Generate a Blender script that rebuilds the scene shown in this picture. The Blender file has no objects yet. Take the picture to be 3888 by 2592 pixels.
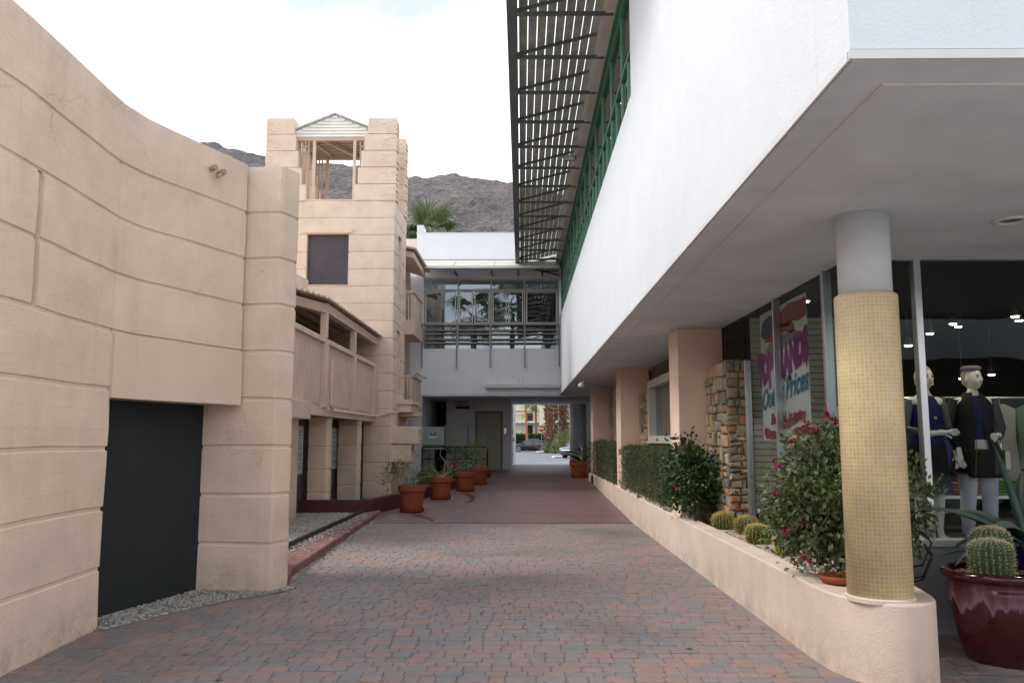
import bpy, bmesh, math, random
import numpy as np
from mathutils import Vector, Matrix, noise as mnoise
R = math.radians
C = bpy.context.scene.collection
SC = bpy.context.scene
rnd = random.Random(7)

# ------------------------------------------------------------------ camera
cam_d = bpy.data.cameras.new("camera"); cam = bpy.data.objects.new("camera", cam_d); C.objects.link(cam)
cam_d.sensor_width = 22.2; cam_d.lens = 18.0; cam_d.clip_start = 0.05; cam_d.clip_end = 6000
cam.location = (0, 0, 1.5)
cam.rotation_euler = (R(90 + 6.70), 0, R(0.656))
SC.camera = cam
# ------------------------------------------------------------------ world and sun
SUN_EL, SUN_AZ = 50.0, 266.0        # azimuth clockwise from +Y
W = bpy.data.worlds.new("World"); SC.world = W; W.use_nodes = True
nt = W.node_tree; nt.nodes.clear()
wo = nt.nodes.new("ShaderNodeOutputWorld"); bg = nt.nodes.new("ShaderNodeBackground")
sky = nt.nodes.new("ShaderNodeTexSky"); sky.sky_type = 'NISHITA'; sky.sun_disc = False
sky.sun_elevation = R(SUN_EL); sky.sun_rotation = R(SUN_AZ); sky.air_density = 1.0; sky.dust_density = 3.0
tc = nt.nodes.new("ShaderNodeTexCoord"); mp = nt.nodes.new("ShaderNodeMapping"); mp.inputs['Scale'].default_value = (1, 1, 2.2)
nz = nt.nodes.new("ShaderNodeTexNoise"); nz.inputs['Scale'].default_value = 1.9; nz.inputs['Detail'].default_value = 7; nz.inputs['Roughness'].default_value = .55
cr = nt.nodes.new("ShaderNodeValToRGB"); cr.color_ramp.elements[0].position = .42; cr.color_ramp.elements[1].position = .62
cr.color_ramp.elements[0].color = (.3, .3, .3, 1); cr.color_ramp.elements[1].color = (1, 1, 1, 1)
mx = nt.nodes.new("ShaderNodeMix"); mx.data_type = 'RGBA'; mx.inputs['B'].default_value = (10.6, 11.5, 12.5, 1)
nt.links.new(tc.outputs['Generated'], mp.inputs['Vector']); nt.links.new(mp.outputs[0], nz.inputs['Vector'])
nt.links.new(nz.outputs['Fac'], cr.inputs['Fac']); nt.links.new(cr.outputs['Color'], mx.inputs['Factor'])
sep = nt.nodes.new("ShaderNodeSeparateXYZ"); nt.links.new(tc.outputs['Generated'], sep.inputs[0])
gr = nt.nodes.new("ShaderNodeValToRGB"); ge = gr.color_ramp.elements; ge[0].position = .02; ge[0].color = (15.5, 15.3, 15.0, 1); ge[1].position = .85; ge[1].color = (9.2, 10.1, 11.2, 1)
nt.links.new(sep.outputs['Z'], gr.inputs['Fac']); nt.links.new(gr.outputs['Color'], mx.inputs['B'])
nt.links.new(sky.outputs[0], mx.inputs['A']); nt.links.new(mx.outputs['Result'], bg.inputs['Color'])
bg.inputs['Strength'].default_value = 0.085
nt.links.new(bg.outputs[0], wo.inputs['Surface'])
sl = bpy.data.lights.new("sun", 'SUN'); sl.energy = .95; sl.angle = R(18); sl.color = (1, .96, .9)
so = bpy.data.objects.new("sun", sl); C.objects.link(so)
az = R(SUN_AZ); el = R(SUN_EL)
sd = Vector((math.sin(az) * math.cos(el), math.cos(az) * math.cos(el), math.sin(el)))
so.rotation_euler = sd.to_track_quat('Z', 'Y').to_euler(); so.location = (-20, -5, 30)
SC.view_settings.view_transform = 'Standard'; SC.view_settings.look = 'None'
SC.view_settings.exposure = 1.08; SC.view_settings.gamma = 1.0
SC.cycles.max_bounces = 7; SC.cycles.diffuse_bounces = 4; SC.cycles.transparent_max_bounces = 12
SC.cycles.use_denoising = True
SC.cycles.sample_clamp_indirect = 6

# ------------------------------------------------------------------ materials
def M(name, col, rough=.8, col2=None, nscale=2.0, namt=.12, c2scale=4.0, c2pos=(.55, .7), bump=0., bscale=80., bdist=.01,
      metal=0., spec=.35, ramp=None, streak=0., streakcol=(.25, .2, .16), boards=0., fine=0., finescale=120., transl=0., coat=0., foot_dark=0., crack=0.):
    m = bpy.data.materials.new(name); m.use_nodes = True
    t = m.node_tree; b = t.nodes['Principled BSDF']; N = t.nodes.new; L = t.links.new
    b.inputs['Roughness'].default_value = rough; b.inputs['Metallic'].default_value = metal
    b.inputs['Specular IOR Level'].default_value = spec; b.inputs['Coat Weight'].default_value = coat
    tcn = N("ShaderNodeTexCoord"); O = tcn.outputs['Object']
    def noise(s, d=5, vec=None, r=.6):
        n = N("ShaderNodeTexNoise"); n.inputs['Scale'].default_value = s; n.inputs['Detail'].default_value = d
        n.inputs['Roughness'].default_value = r; L(vec or O, n.inputs['Vector']); return n.outputs['Fac']
    def mixc(fac, a, c, mode='MIX'):
        x = N("ShaderNodeMix"); x.data_type = 'RGBA'; x.blend_type = mode
        if isinstance(fac, float): x.inputs['Factor'].default_value = fac
        else: L(fac, x.inputs['Factor'])
        for s, v in (('A', a), ('B', c)):
            if isinstance(v, tuple): x.inputs[s].default_value = (*v[:3], 1)
            else: L(v, x.inputs[s])
        return x.outputs['Result']
    def rng(fac, a, c, lo=0., hi=1.):
        x = N("ShaderNodeMapRange"); L(fac, x.inputs['Value'])
        x.inputs['From Min'].default_value = a; x.inputs['From Max'].default_value = c
        x.inputs['To Min'].default_value = lo; x.inputs['To Max'].default_value = hi; return x.outputs['Result']
    if ramp:
        at = N("ShaderNodeAttribute"); at.attribute_name = 'var'
        rp = N("ShaderNodeValToRGB"); e = rp.color_ramp.elements
        rp.color_ramp.interpolation = 'LINEAR'
        e[0].position = 0; e[0].color = (*ramp[0], 1); e[1].position = 1; e[1].color = (*ramp[-1], 1)
        for i, c in enumerate(ramp[1:-1]):
            q = e.new((i + 1) / (len(ramp) - 1)); q.color = (*c, 1)
        L(at.outputs['Fac'], rp.inputs['Fac']); cur = rp.outputs['Color']
    else:
        cur = tuple(col)
    if col2: cur = mixc(rng(noise(c2scale, 8), *c2pos), cur, tuple(col2))
    v = rng(noise(nscale, 6), .25, .75, 1 - namt, 1 + namt)
    vv = N("ShaderNodeCombineXYZ")
    for k in range(3): L(v, vv.inputs[k])
    cur = mixc(1., cur, vv.outputs[0], 'MULTIPLY')
    if fine:
        v = rng(noise(finescale, 3), .3, .7, 1 - fine, 1 + fine); vv = N("ShaderNodeCombineXYZ")
        for k in range(3): L(v, vv.inputs[k])
        cur = mixc(1., cur, vv.outputs[0], 'MULTIPLY')
    if streak:
        mpn = N("ShaderNodeMapping"); mpn.inputs['Scale'].default_value = (5, 5, .45); L(O, mpn.inputs['Vector'])
        f = rng(noise(2.2, 6, mpn.outputs[0], .7), .56, .78, 0, streak)
        cur = mixc(f, cur, tuple(streakcol))
    if crack:
        wn = N("ShaderNodeTexNoise"); wn.inputs['Scale'].default_value = 2.3; wn.inputs['Detail'].default_value = 6; L(O, wn.inputs['Vector'])
        wm = mixc(.45, O, wn.outputs['Color'], 'ADD')
        vo = N("ShaderNodeTexVoronoi"); vo.feature = 'DISTANCE_TO_EDGE'; vo.inputs['Scale'].default_value = .75; L(wm, vo.inputs['Vector'])
        cf = N("ShaderNodeMath"); cf.operation = 'MULTIPLY'; L(rng(vo.outputs['Distance'], .006, .0015), cf.inputs[0]); L(rng(noise(.9, 4), .5, .62, 0, crack), cf.inputs[1])
        cur = mixc(cf.outputs[0], cur, (.30, .22, .17))
    if foot_dark:  # patchy brown-grey tone, darker towards the foot of the surface
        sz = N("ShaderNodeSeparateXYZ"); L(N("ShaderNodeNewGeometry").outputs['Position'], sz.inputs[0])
        ff = N("ShaderNodeMath"); ff.operation = 'MULTIPLY'; L(rng(sz.outputs['Z'], .34, .02), ff.inputs[0]); L(rng(noise(3.5, 8, None, .75), .42, .66, 0, foot_dark), ff.inputs[1])
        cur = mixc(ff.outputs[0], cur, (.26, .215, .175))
    if isinstance(cur, tuple): b.inputs['Base Color'].default_value = (*cur, 1)
    else: L(cur, b.inputs['Base Color'])
    h = None
    if bump:
        h = noise(bscale, 4)
        bn = N("ShaderNodeBump"); bn.inputs['Strength'].default_value = bump; bn.inputs['Distance'].default_value = bdist
        L(h, bn.inputs['Height']); last = bn.outputs[0]
        if boards:
            sx = N("ShaderNodeSeparateXYZ"); L(O, sx.inputs[0])
            mm = N("ShaderNodeMath"); mm.operation = 'MULTIPLY'; mm.inputs[1].default_value = 1 / boards; L(sx.outputs['Z'], mm.inputs[0])
            fr = N("ShaderNodeMath"); fr.operation = 'FRACT'; L(mm.outputs[0], fr.inputs[0])
            e2 = rng(fr.outputs[0], .0, .06)
            b2 = N("ShaderNodeBump"); b2.inputs['Strength'].default_value = .2; b2.inputs['Distance'].default_value = .004
            L(e2, b2.inputs['Height']); L(last, b2.inputs['Normal']); last = b2.outputs[0]
            mpn = N("ShaderNodeMapping"); mpn.inputs['Scale'].default_value = (1, 1, 9); L(O, mpn.inputs['Vector'])
            b3 = N("ShaderNodeBump"); b3.inputs['Strength'].default_value = .25; b3.inputs['Distance'].default_value = .01
            L(noise(1.6, 4, mpn.outputs[0]), b3.inputs['Height']); L(last, b3.inputs['Normal']); last = b3.outputs[0]
        L(last, b.inputs['Normal'])
    if transl:
        tr = N("ShaderNodeBsdfTranslucent"); ms = N("ShaderNodeMixShader"); ms.inputs[0].default_value = transl
        if isinstance(cur, tuple): tr.inputs['Color'].default_value = (*cur, 1)
        else: L(cur, tr.inputs['Color'])
        out = t.nodes['Material Output']; L(b.outputs[0], ms.inputs[1]); L(tr.outputs[0], ms.inputs[2]); L(ms.outputs[0], out.inputs['Surface'])
    return m

def glass_mat(name, tint=(.82, .88, .86), refl=1.0, ior=1.5):
    m = bpy.data.materials.new(name); m.use_nodes = True; t = m.node_tree; t.nodes.clear(); N = t.nodes.new; L = t.links.new
    o = N("ShaderNodeOutputMaterial"); tr = N("ShaderNodeBsdfTransparent"); tr.inputs[0].default_value = (*tint, 1)
    g = N("ShaderNodeBsdfGlossy"); g.inputs['Roughness'].default_value = 0.005; g.inputs['Color'].default_value = (*refl, 1) if isinstance(refl, tuple) else (refl, refl, refl, 1)
    nn = N("ShaderNodeTexNoise"); nn.inputs['Scale'].default_value = 1.3; tcn = N("ShaderNodeTexCoord"); L(tcn.outputs['Object'], nn.inputs['Vector'])
    bp = N("ShaderNodeBump"); bp.inputs['Strength'].default_value = .12; bp.inputs['Distance'].default_value = .02; L(nn.outputs['Fac'], bp.inputs['Height']); L(bp.outputs[0], g.inputs['Normal'])
    r0 = ((ior - 1) / (ior + 1)) ** 2
    lw = N("ShaderNodeLayerWeight"); lw.inputs[0].default_value = .5; pw = N("ShaderNodeMath"); pw.operation = 'POWER'; pw.inputs[1].default_value = 5; L(lw.outputs['Facing'], pw.inputs[0])
    f = N("ShaderNodeMath"); f.operation = 'MULTIPLY_ADD'; f.inputs[1].default_value = 1 - r0; f.inputs[2].default_value = r0; L(pw.outputs[0], f.inputs[0]); mxs = N("ShaderNodeMixShader")
    L(f.outputs[0], mxs.inputs[0]); L(tr.outputs[0], mxs.inputs[1]); L(g.outputs[0], mxs.inputs[2]); L(mxs.outputs[0], o.inputs[0]); return m

def emis(name, col, s):
    m = bpy.data.materials.new(name); m.use_nodes = True; b = m.node_tree.nodes['Principled BSDF']
    b.inputs['Base Color'].default_value = (*col, 1); b.inputs['Emission Color'].default_value = (*col, 1); b.inputs['Emission Strength'].default_value = s; return m

STUCCO = M('painted_concrete', (.735, .58, .455), .85, col2=(.685, .525, .40), c2scale=.9, c2pos=(.5, .75), bump=.45, bscale=45, bdist=.01, boards=.157, fine=.03, crack=.3, foot_dark=.7, streak=.3, streakcol=(.42, .33, .26))
GROOVE = M('groove_concrete', (.40, .30, .235), .9, bump=.5, bscale=60)
TAN = M('tan_paint', (.67, .52, .405), .7, bump=.25, bscale=50, streak=.3, streakcol=(.36, .27, .2), fine=.03)
SALMON = M('salmon_plaster', (.74, .53, .42), .8, bump=.3, bscale=60, fine=.03, streak=.08, streakcol=(.5, .34, .26))
PLANTER = M('pink_stucco', (.66, .53, .44), .85, bump=.6, bscale=70, bdist=.008, fine=.04, foot_dark=.6, streak=.35, streakcol=(.46, .33, .25))
WHITE = M('white_stucco', (.67, .70, .735), .85, bump=.35, bscale=55, bdist=.01, fine=.015, namt=.04, streak=.3, streakcol=(.58, .59, .60))
WHITE2 = M('pale_stucco', (.62, .63, .66), .85, bump=.7, bscale=50, bdist=.012, fine=.02, streak=.1, streakcol=(.5, .5, .5))
SOFFIT = M('soffit_paint', (.64, .66, .69), .85, bump=.3, bscale=70, fine=.02)
DARKWALL = M('dim_stucco', (.36, .36, .39), .85, bump=.3, bscale=60)
BLACK = M('black_board', (.017, .022, .025), .75, bump=.2, bscale=200, fine=.2)
PURPLEGREY = M('dark_painted_board', (.075, .06, .07), .6, nscale=1.5, namt=.3, bump=.1)
MAROON = M('maroon_paint', (.085, .022, .02), .6, bump=.3, bscale=60, fine=.1)
MAROONTOP = M('worn_maroon', (.22, .105, .095), .8, col2=(.30, .22, .20), bump=.4, bscale=40)
EDGE = M('black_edging', (.014, .014, .014), .5)
DGREY = M('dark_grey_metal', (.11, .12, .12), .5, metal=.1, bump=.05)
GREYM = M('grey_metal', (.23, .22, .21), .5, metal=.4)
ALU = M('aluminium', (.62, .63, .66), .28, metal=.9, namt=.06)
CREAM = M('cream_paint', (.62, .56, .50), .6)
DECK = M('louvre_board', (.31, .295, .25), .45, namt=.3, nscale=5, transl=.5)
GREEN = M('green_paint', (.075, .21, .14), .5, namt=.25, fine=.05)
GREENL = M('light_green_paint', (.15, .34, .25), .5, namt=.2)
FRAMEG = M('grey_window_frame', (.50, .50, .49), .5)
FRAMEW = M('white_window_frame', (.66, .65, .64), .5)
TERRA = M('terracotta', (.27, .068, .026), .7, col2=(.19, .048, .02), c2scale=3, bump=.4, bscale=40, fine=.08, streak=.3, streakcol=(.46, .2, .1))
TERRAD = M('wet_terracotta', (.20, .032, .014), .45, fine=.08)
SOIL = M('soil', (.05, .035, .025), .95, bump=.8, bscale=40)
REDGLAZE = M('red_glaze', (.05, .006, .007), .12, coat=.6, namt=.4, nscale=4)
BLUEGLAZE = M('blue_glaze', (.008, .014, .11), .15, coat=.5, namt=.4)
GLASS = glass_mat('shop_glass', (.72, .77, .76), (.34, .37, .40)); GLASSB = glass_mat('bridge_glass', (.35, .38, .38), (.80, .9, 1.), 2.9); GLASSG = glass_mat('clerestory_glass', (.3, .33, .3), .95, 2.2)
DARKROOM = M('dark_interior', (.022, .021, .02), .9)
WOODC = M('cream_boards', (.78, .75, .68), .6, bump=.1)
SHING = M('grey_shingles', (.60, .62, .62), .8, namt=.3, nscale=8)

# ------------------------------------------------------------------ mesh building
ORI = {}
class MB:
    def __init__(s): s.v = []; s.f = []; s.var = []
    def add(s, vs, fs, var=.5):
        o = len(s.v); s.v.extend([tuple(p) for p in vs]); s.f.extend([tuple(i + o for i in f) for f in fs])
        s.var.extend(var if isinstance(var, list) else [var] * len(fs)); return s
    def box(s, x0, y0, z0, x1, y1, z1, var=.5):
        x0, x1 = min(x0, x1), max(x0, x1); y0, y1 = min(y0, y1), max(y0, y1); z0, z1 = min(z0, z1), max(z0, z1)
        return s.add([(x0, y0, z0), (x1, y0, z0), (x1, y1, z0), (x0, y1, z0), (x0, y0, z1), (x1, y0, z1), (x1, y1, z1), (x0, y1, z1)],
                     [(0, 3, 2, 1), (4, 5, 6, 7), (0, 1, 5, 4), (1, 2, 6, 5), (2, 3, 7, 6), (3, 0, 4, 7)], var)
    def hexa(s, p, var=.5):
        return s.add(p, [(0, 3, 2, 1), (4, 5, 6, 7), (0, 1, 5, 4), (1, 2, 6, 5), (2, 3, 7, 6), (3, 0, 4, 7)], var)
    def bar(s, a, b, w, h=None, var=.5):
        h = h or w; a = Vector(a); b = Vector(b); d = (b - a).normalized()
        u = Vector((0, 0, 1)) if abs(d.z) < .95 else Vector((1, 0, 0)); r = d.cross(u).normalized(); u = r.cross(d)
        q = []
        for p in (a, b):
            for i, j in ((-1, -1), (1, -1), (1, 1), (-1, 1)): q.append(p + r * (i * w / 2) + u * (j * h / 2))
        return s.hexa([q[0], q[1], q[2], q[3], q[4], q[5], q[6], q[7]], var)
    def tube(s, pts, rad, seg=8, var=.5, cap=True):
        pts = [Vector(p) for p in pts]; n = len(pts); rad = rad if isinstance(rad, (list, tuple)) else [rad] * n
        vs = []; prev = None
        for i, p in enumerate(pts):
            d = (pts[min(i + 1, n - 1)] - pts[max(i - 1, 0)])
            d = d.normalized() if d.length > 1e-9 else Vector((0, 0, 1))
            if prev is None:
                u = Vector((0, 0, 1)) if abs(d.z) < .9 else Vector((1, 0, 0)); r = d.cross(u).normalized()
            else:
                r = (prev - d * prev.dot(d)).normalized()
            prev = r; u = r.cross(d)
            for k in range(seg):
                a = 2 * math.pi * k / seg; vs.append(p + r * math.cos(a) * rad[i] + u * math.sin(a) * rad[i])
        fs = []
        for i in range(n - 1):
            for k in range(seg):
                a = i * seg + k; b = i * seg + (k + 1) % seg; fs.append((a, b, b + seg, a + seg))
        if cap: fs.append(tuple(range(seg - 1, -1, -1))); fs.append(tuple((n - 1) * seg + k for k in range(seg)))
        return s.add(vs, fs, var)
    def lathe(s, prof, seg=32, c=(0, 0, 0), var=.5, sx=1, sy=1):
        vs = []; fs = []
        for r, z in prof:
            for k in range(seg):
                a = 2 * math.pi * k / seg; vs.append((c[0] + r * sx * math.cos(a), c[1] + r * sy * math.sin(a), c[2] + z))
        for i in range(len(prof) - 1):
            for k in range(seg):
                a = i * seg + k; b = i * seg + (k + 1) % seg; fs.append((a, b, b + seg, a + seg))
        fs.append(tuple(range(seg - 1, -1, -1))) if prof[0][0] > 1e-4 else None
        if prof[-1][0] > 1e-4: fs.append(tuple((len(prof) - 1) * seg + k for k in range(seg)))
        return s.add(vs, fs, var)
    def prism(s, poly, z0, z1, var=.5):
        n = len(poly); vs = [(p[0], p[1], z0) for p in poly] + [(p[0], p[1], z1) for p in poly]
        fs = [(i, (i + 1) % n, n + (i + 1) % n, n + i) for i in range(n)] + [tuple(range(n - 1, -1, -1)), tuple(range(n, 2 * n))]
        return s.add(vs, fs, var)
    def fn(s, f, i0=0):
        s.v[i0:] = [tuple(f(*p)) for p in s.v[i0:]]; return s
    def build(s, name, mat, parent=None, bevel=0., smooth=False, label=None, seg=1, local=False, wn=False):
        me = bpy.data.meshes.new(name)
        o0 = ORI.get(parent.name, (0, 0, 0)) if parent and not local else (0, 0, 0)
        vs = [(a - o0[0], b - o0[1], c - o0[2]) for a, b, c in s.v]
        me.from_pydata(vs, [], s.f); me.validate(); 
        bm = bmesh.new(); bm.from_mesh(me); 
        if len(s.f) < 60000: bmesh.ops.recalc_face_normals(bm, faces=bm.faces)
        bm.to_mesh(me); bm.free()
        if len(me.polygons) == len(s.var):
            at = me.attributes.new('var', 'FLOAT', 'FACE'); at.data.foreach_set('value', np.array(s.var, 'f'))
        for m in (mat if isinstance(mat, list) else [mat]): me.materials.append(m)
        if smooth:
            me.polygons.foreach_set('use_smooth', [True] * len(me.polygons))
        o = bpy.data.objects.new(name, me); C.objects.link(o)
        if parent: o.parent = parent; ORI[o.name] = o0
        if bevel:
            b = o.modifiers.new('bevel', 'BEVEL'); b.width = bevel; b.segments = seg; b.limit_method = 'ANGLE'; b.angle_limit = R(40)
        if label: o['label'] = label
        return o

def tag(o, label, cat, group=None, kind=None):
    if label: o['label'] = label
    if cat: o['category'] = cat
    if group: o['group'] = group
    if kind: o['kind'] = kind
    return o
def thing(name, label, cat, loc=(0, 0, 0), rz=0., group=None):
    o = bpy.data.objects.new(name, None); C.objects.link(o); o.location = loc; o.rotation_euler = (0, 0, rz)
    o.empty_display_size = .2; ORI[o.name] = tuple(loc); return tag(o, label, cat, group)
def struct(o, cat=None): o['kind'] = 'structure'; return o
def copy_tree(o, parent=None):
    c = o.copy(); C.objects.link(c); c.parent = parent
    if parent: c.matrix_parent_inverse = o.matrix_parent_inverse
    for ch in list(o.children): copy_tree(ch, c)
    return c
def text_mb(body, size=1., ext=.002, align='CENTER', shear=0., bold=0.):
    cu = bpy.data.curves.new('t', 'FONT'); cu.body = body; cu.size = size; cu.extrude = ext; cu.align_x = align; cu.align_y = 'CENTER'
    cu.shear = shear; cu.offset = bold; cu.resolution_u = 3
    o = bpy.data.objects.new('t', cu); C.objects.link(o); bpy.context.view_layer.update()
    dg = bpy.context.evaluated_depsgraph_get(); me = bpy.data.meshes.new_from_object(o.evaluated_get(dg))
    mb = MB(); mb.add([tuple(v.co) for v in me.vertices], [tuple(p.vertices) for p in me.polygons])
    bpy.data.objects.remove(o); bpy.data.curves.remove(cu); bpy.data.meshes.remove(me); return mb

def n3(x, y, z, s=1.): return mnoise.noise(Vector((x * s, y * s, z * s)))

def course_wall(mb, path, z0, z1, grooves, gd=.016, gh=.022, ds=.12, amp=.009, slots=(), cap=.28, wob=.014, side=1):
    """stuccoed wall surface over a plan path (outer side to the right of travel*side); grooves are cut in"""
    P = [Vector((p[0], p[1])) for p in path]; S = []; acc = 0.
    segs = []
    for a, b in zip(P[:-1], P[1:]):
        L = (b - a).length; segs.append((a, b, L, acc)); acc += L
    ss = set()
    for a, b, L, s0 in segs:
        k = max(1, int(L / ds))
        for i in range(k + 1): ss.add(round(s0 + L * i / k, 5))
    for (s0, s1, za, zb, d) in slots:
        for q in (s0 - .004, s0, s1, s1 + .004): ss.add(round(q, 5))
    ss = sorted(ss)
    def at(s):
        for a, b, L, s0 in segs:
            if s <= s0 + L + 1e-6: return a.lerp(b, min(1, max(0, (s - s0) / L)))
        return P[-1]
    def nrm(s):
        e = .001; a = at(max(0, s - e)); b = at(min(acc, s + e)); d = (b - a).normalized(); return Vector((d.y, -d.x)) * side
    zs = {z0, z1}
    for g in grooves:
        if z0 + .02 < g < z1 - .02:
            for q in (g - gh, g - gh * .55, g + gh * .55, g + gh): zs.add(round(q, 5))
    for (s0, s1, za, zb, d) in slots:
        for q in (za, za - .004, zb, zb + .004): zs.add(round(q, 5))
    zl = sorted(zs); zz = []
    for a, b in zip(zl[:-1], zl[1:]):
        k = max(1, int((b - a) / .12)); zz += [a + (b - a) * i / k for i in range(k)]
    zz.append(zl[-1])
    vs = []
    for s in ss:
        p = at(s); n = nrm(s)
        for z in zz:
            off = amp * (n3(p.x, p.y, z, 1.7) + .5 * n3(p.x + 9, p.y, z, 6.)); dz = 0
            for g in grooves:
                if abs(z - g) < gh * .8 : off -= gd * (1 + .5 * n3(p.x, p.y, g * 3, 2.5)); dz = wob * n3(p.x, p.y, g, 1.3)
                elif abs(z - g) < gh * 1.05: dz = wob * n3(p.x, p.y, g, 1.3); off -= .002
            for (s0, s1, za, zb, d) in slots:
                if s0 - 1e-4 <= s <= s1 + 1e-4 and za - 1e-4 <= z <= zb + 1e-4: off -= d
            if z in (z0, z1): dz = 0
            vs.append((p.x + n.x * off, p.y + n.y * off, z + dz))
    nz_ = len(zz); fs = []
    for i in range(len(ss) - 1):
        for j in range(nz_ - 1): fs.append((i * nz_ + j, (i + 1) * nz_ + j, (i + 1) * nz_ + j + 1, i * nz_ + j + 1))
    if cap:
        base = len(vs)
        for s in ss:
            p = at(s); n = nrm(s); vs.append((p.x - n.x * cap, p.y - n.y * cap, z1 + .004))
        for i in range(len(ss) - 1): fs.append((i * nz_ + nz_ - 1, (i + 1) * nz_ + nz_ - 1, base + i + 1, base + i))
    mb.add(vs, fs); return mb

RAMP = lambda y: 0. if y < 15.25 else (.03 * (y - 15.25) if y < 25 else (.2925 + .015 * (y - 25) if y < 35 else max(.05, .4425 - .026 * (y - 35))))

# ================================================================== SETTING
GROUND = M('desert_ground', (.16, .14, .12), .95, bump=.5, bscale=20)
struct(MB().add([(-3000, -3000, -.06), (3000, -3000, -.06), (3000, 3000, -.06), (-3000, 3000, -.06)], [(0, 1, 2, 3)]).build('ground', GROUND))

# pavers: a real block pattern
PAVE = M('paver_concrete', (0, 0, 0), .8, ramp=[(.195, .187, .19), (.225, .202, .20), (.25, .202, .188), (.285, .192, .168), (.315, .212, .182)],
         col2=(.10, .096, .094), c2scale=.42, c2pos=(.48, .8), namt=.12, nscale=14, bump=.55, bscale=130, bdist=.004, fine=.10, finescale=220)
pv = MB(); r1 = random.Random(3); y = .9
def fac_x(yv): return 9.0 if yv < 6.7 else 2.02
def west_x(yv): return -3.5
while y < 15.2:
    h = r1.choice((.13, .095, .13)); h = min(h, 15.235 - y)
    x = -3.9 + r1.random() * .2; ph = r1.random()
    while x < fac_x(y):
        w = r1.choice((.20, .19, .14, .135, .10))
        g = .0024; z = r1.gauss(0, .0013); tx = r1.gauss(0, .004); ty = r1.gauss(0, .006)
        big = w > .12; ch = .020 if big and h > .11 else .006
        x0, x1, y0, y1 = x + g, x + w - g, y + g, y + h - g
        j = [r1.gauss(0, .0018) for _ in range(8)]
        o = [(x0 + ch, y0 + j[0]), (x1 - ch, y0 + j[1]), (x1 + j[2], y0 + ch), (x1 + j[3], y1 - ch), (x1 - ch, y1 + j[4]), (x0 + ch, y1 + j[5]), (x0 + j[6], y1 - ch), (x0 + j[7], y0 + ch)]
        cx, cy = (x0 + x1) / 2, (y0 + y1) / 2; vs = []
        for (px, py) in o: vs.append((px, py, -.015))
        for (px, py) in o: vs.append((cx + (px - cx) * .995, cy + (py - cy) * .998, z - .0035 + (px - cx) * tx + (py - cy) * ty))
        for (px, py) in o: vs.append((px - math.copysign(.004, px - cx), py - math.copysign(.004, py - cy), z + (px - cx) * tx + (py - cy) * ty))
        fs = [(i, (i + 1) % 8, 8 + (i + 1) % 8, 8 + i) for i in range(8)] + [(8 + i, 8 + (i + 1) % 8, 16 + (i + 1) % 8, 16 + i) for i in range(8)] + [tuple(range(16, 24))]
        q = r1.random(); c = .06 + .3 * r1.random() if q < .40 else (.38 + .2 * r1.random() if q < .62 else .62 + .3 * r1.random())
        pv.add(vs, fs, c); x += w
    y += h
po = pv.build('paved_courtyard', PAVE); struct(po)
SAND = M('joint_sand', (.16, .145, .135), .95, bump=.5)
struct(MB().add([(-60, -60, -.05), (60, -60, -.05), (60, .8, -.004), (-60, .8, -.004)], [(0, 1, 2, 3)]).build('bounce_pavement', M('pale_pavement', (.50, .48, .45), .9, bump=.3)))  # unseen ground behind the camera, added pale to bounce light into the passage
struct(MB().add([(-9, .8, -.006), (12, .8, -.006), (12, 15.3, -.006), (-9, 15.3, -.006)], [(0, 1, 2, 3)]).build('joint_bed', SAND))

# red painted ramp
def redfloor_mat():
    m = M('red_painted_concrete', (.175, .105, .10), .5, col2=(.13, .085, .082), c2scale=1.2, c2pos=(.45, .75), namt=.14, nscale=1.5, bump=.35, bscale=90, bdist=.004, fine=.10, finescale=90, spec=.4)
    t = m.node_tree; b = t.nodes['Principled BSDF']; N = t.nodes.new; L = t.links.new
    src = b.inputs['Base Color'].links[0].from_socket
    tcn = N('ShaderNodeTexCoord'); n = N('ShaderNodeTexNoise'); n.inputs['Scale'].default_value = 1.1; n.inputs['Detail'].default_value = 9; n.inputs['Roughness'].default_value = .72
    n.inputs['Distortion'].default_value = .7
    L(tcn.outputs['Object'], n.inputs['Vector']); s = N('ShaderNodeSeparateXYZ'); L(tcn.outputs['Object'], s.inputs[0])
    a = N('ShaderNodeMapRange'); a.inputs['From Min'].default_value = .2; a.inputs['From Max'].default_value = -2.2; a.inputs['To Max'].default_value = .16; L(s.outputs['X'], a.inputs['Value'])
    ad = N('ShaderNodeMath'); ad.operation = 'ADD'; L(n.outputs['Fac'], ad.inputs[0]); L(a.outputs[0], ad.inputs[1])
    r = N('ShaderNodeMapRange'); r.inputs['From Min'].default_value = .66; r.inputs['From Max'].default_value = .78; r.inputs['To Max'].default_value = .75; L(ad.outputs[0], r.inputs['Value'])
    mxn = N('ShaderNodeMix'); mxn.data_type = 'RGBA'; L(r.outputs[0], mxn.inputs['Factor']); L(src, mxn.inputs['A']); mxn.inputs['B'].default_value = (.30, .255, .25, 1)
    L(mxn.outputs['Result'], b.inputs['Base Color']); return m
REDF = redfloor_mat()
rf = MB(); vs = []; fs = []
ys = [15.25, 15.9, 16.6, 17.6] + [18 + .5 * i for i in range(18)] + [27.2, 28, 30, 32, 34, 35.0]
for yv in ys:
    xl = -3.1 if yv < 16.7 else (-3.1 + (yv - 16.6) * .5 if yv < 17.6 else (-2.6 + (yv - 17.6) * .18 if yv < 26.6 else -2.9))
    for i in range(12): vs.append((xl + (2.9 - xl) * i / 11, yv, RAMP(yv) + .004))
for j in range(len(ys) - 1):
    for i in range(11): fs.append((j * 12 + i, j * 12 + i + 1, (j + 1) * 12 + i + 1, (j + 1) * 12 + i))
redfloor = struct(rf.add(vs, fs).build('red_ramp_floor', REDF))
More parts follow.
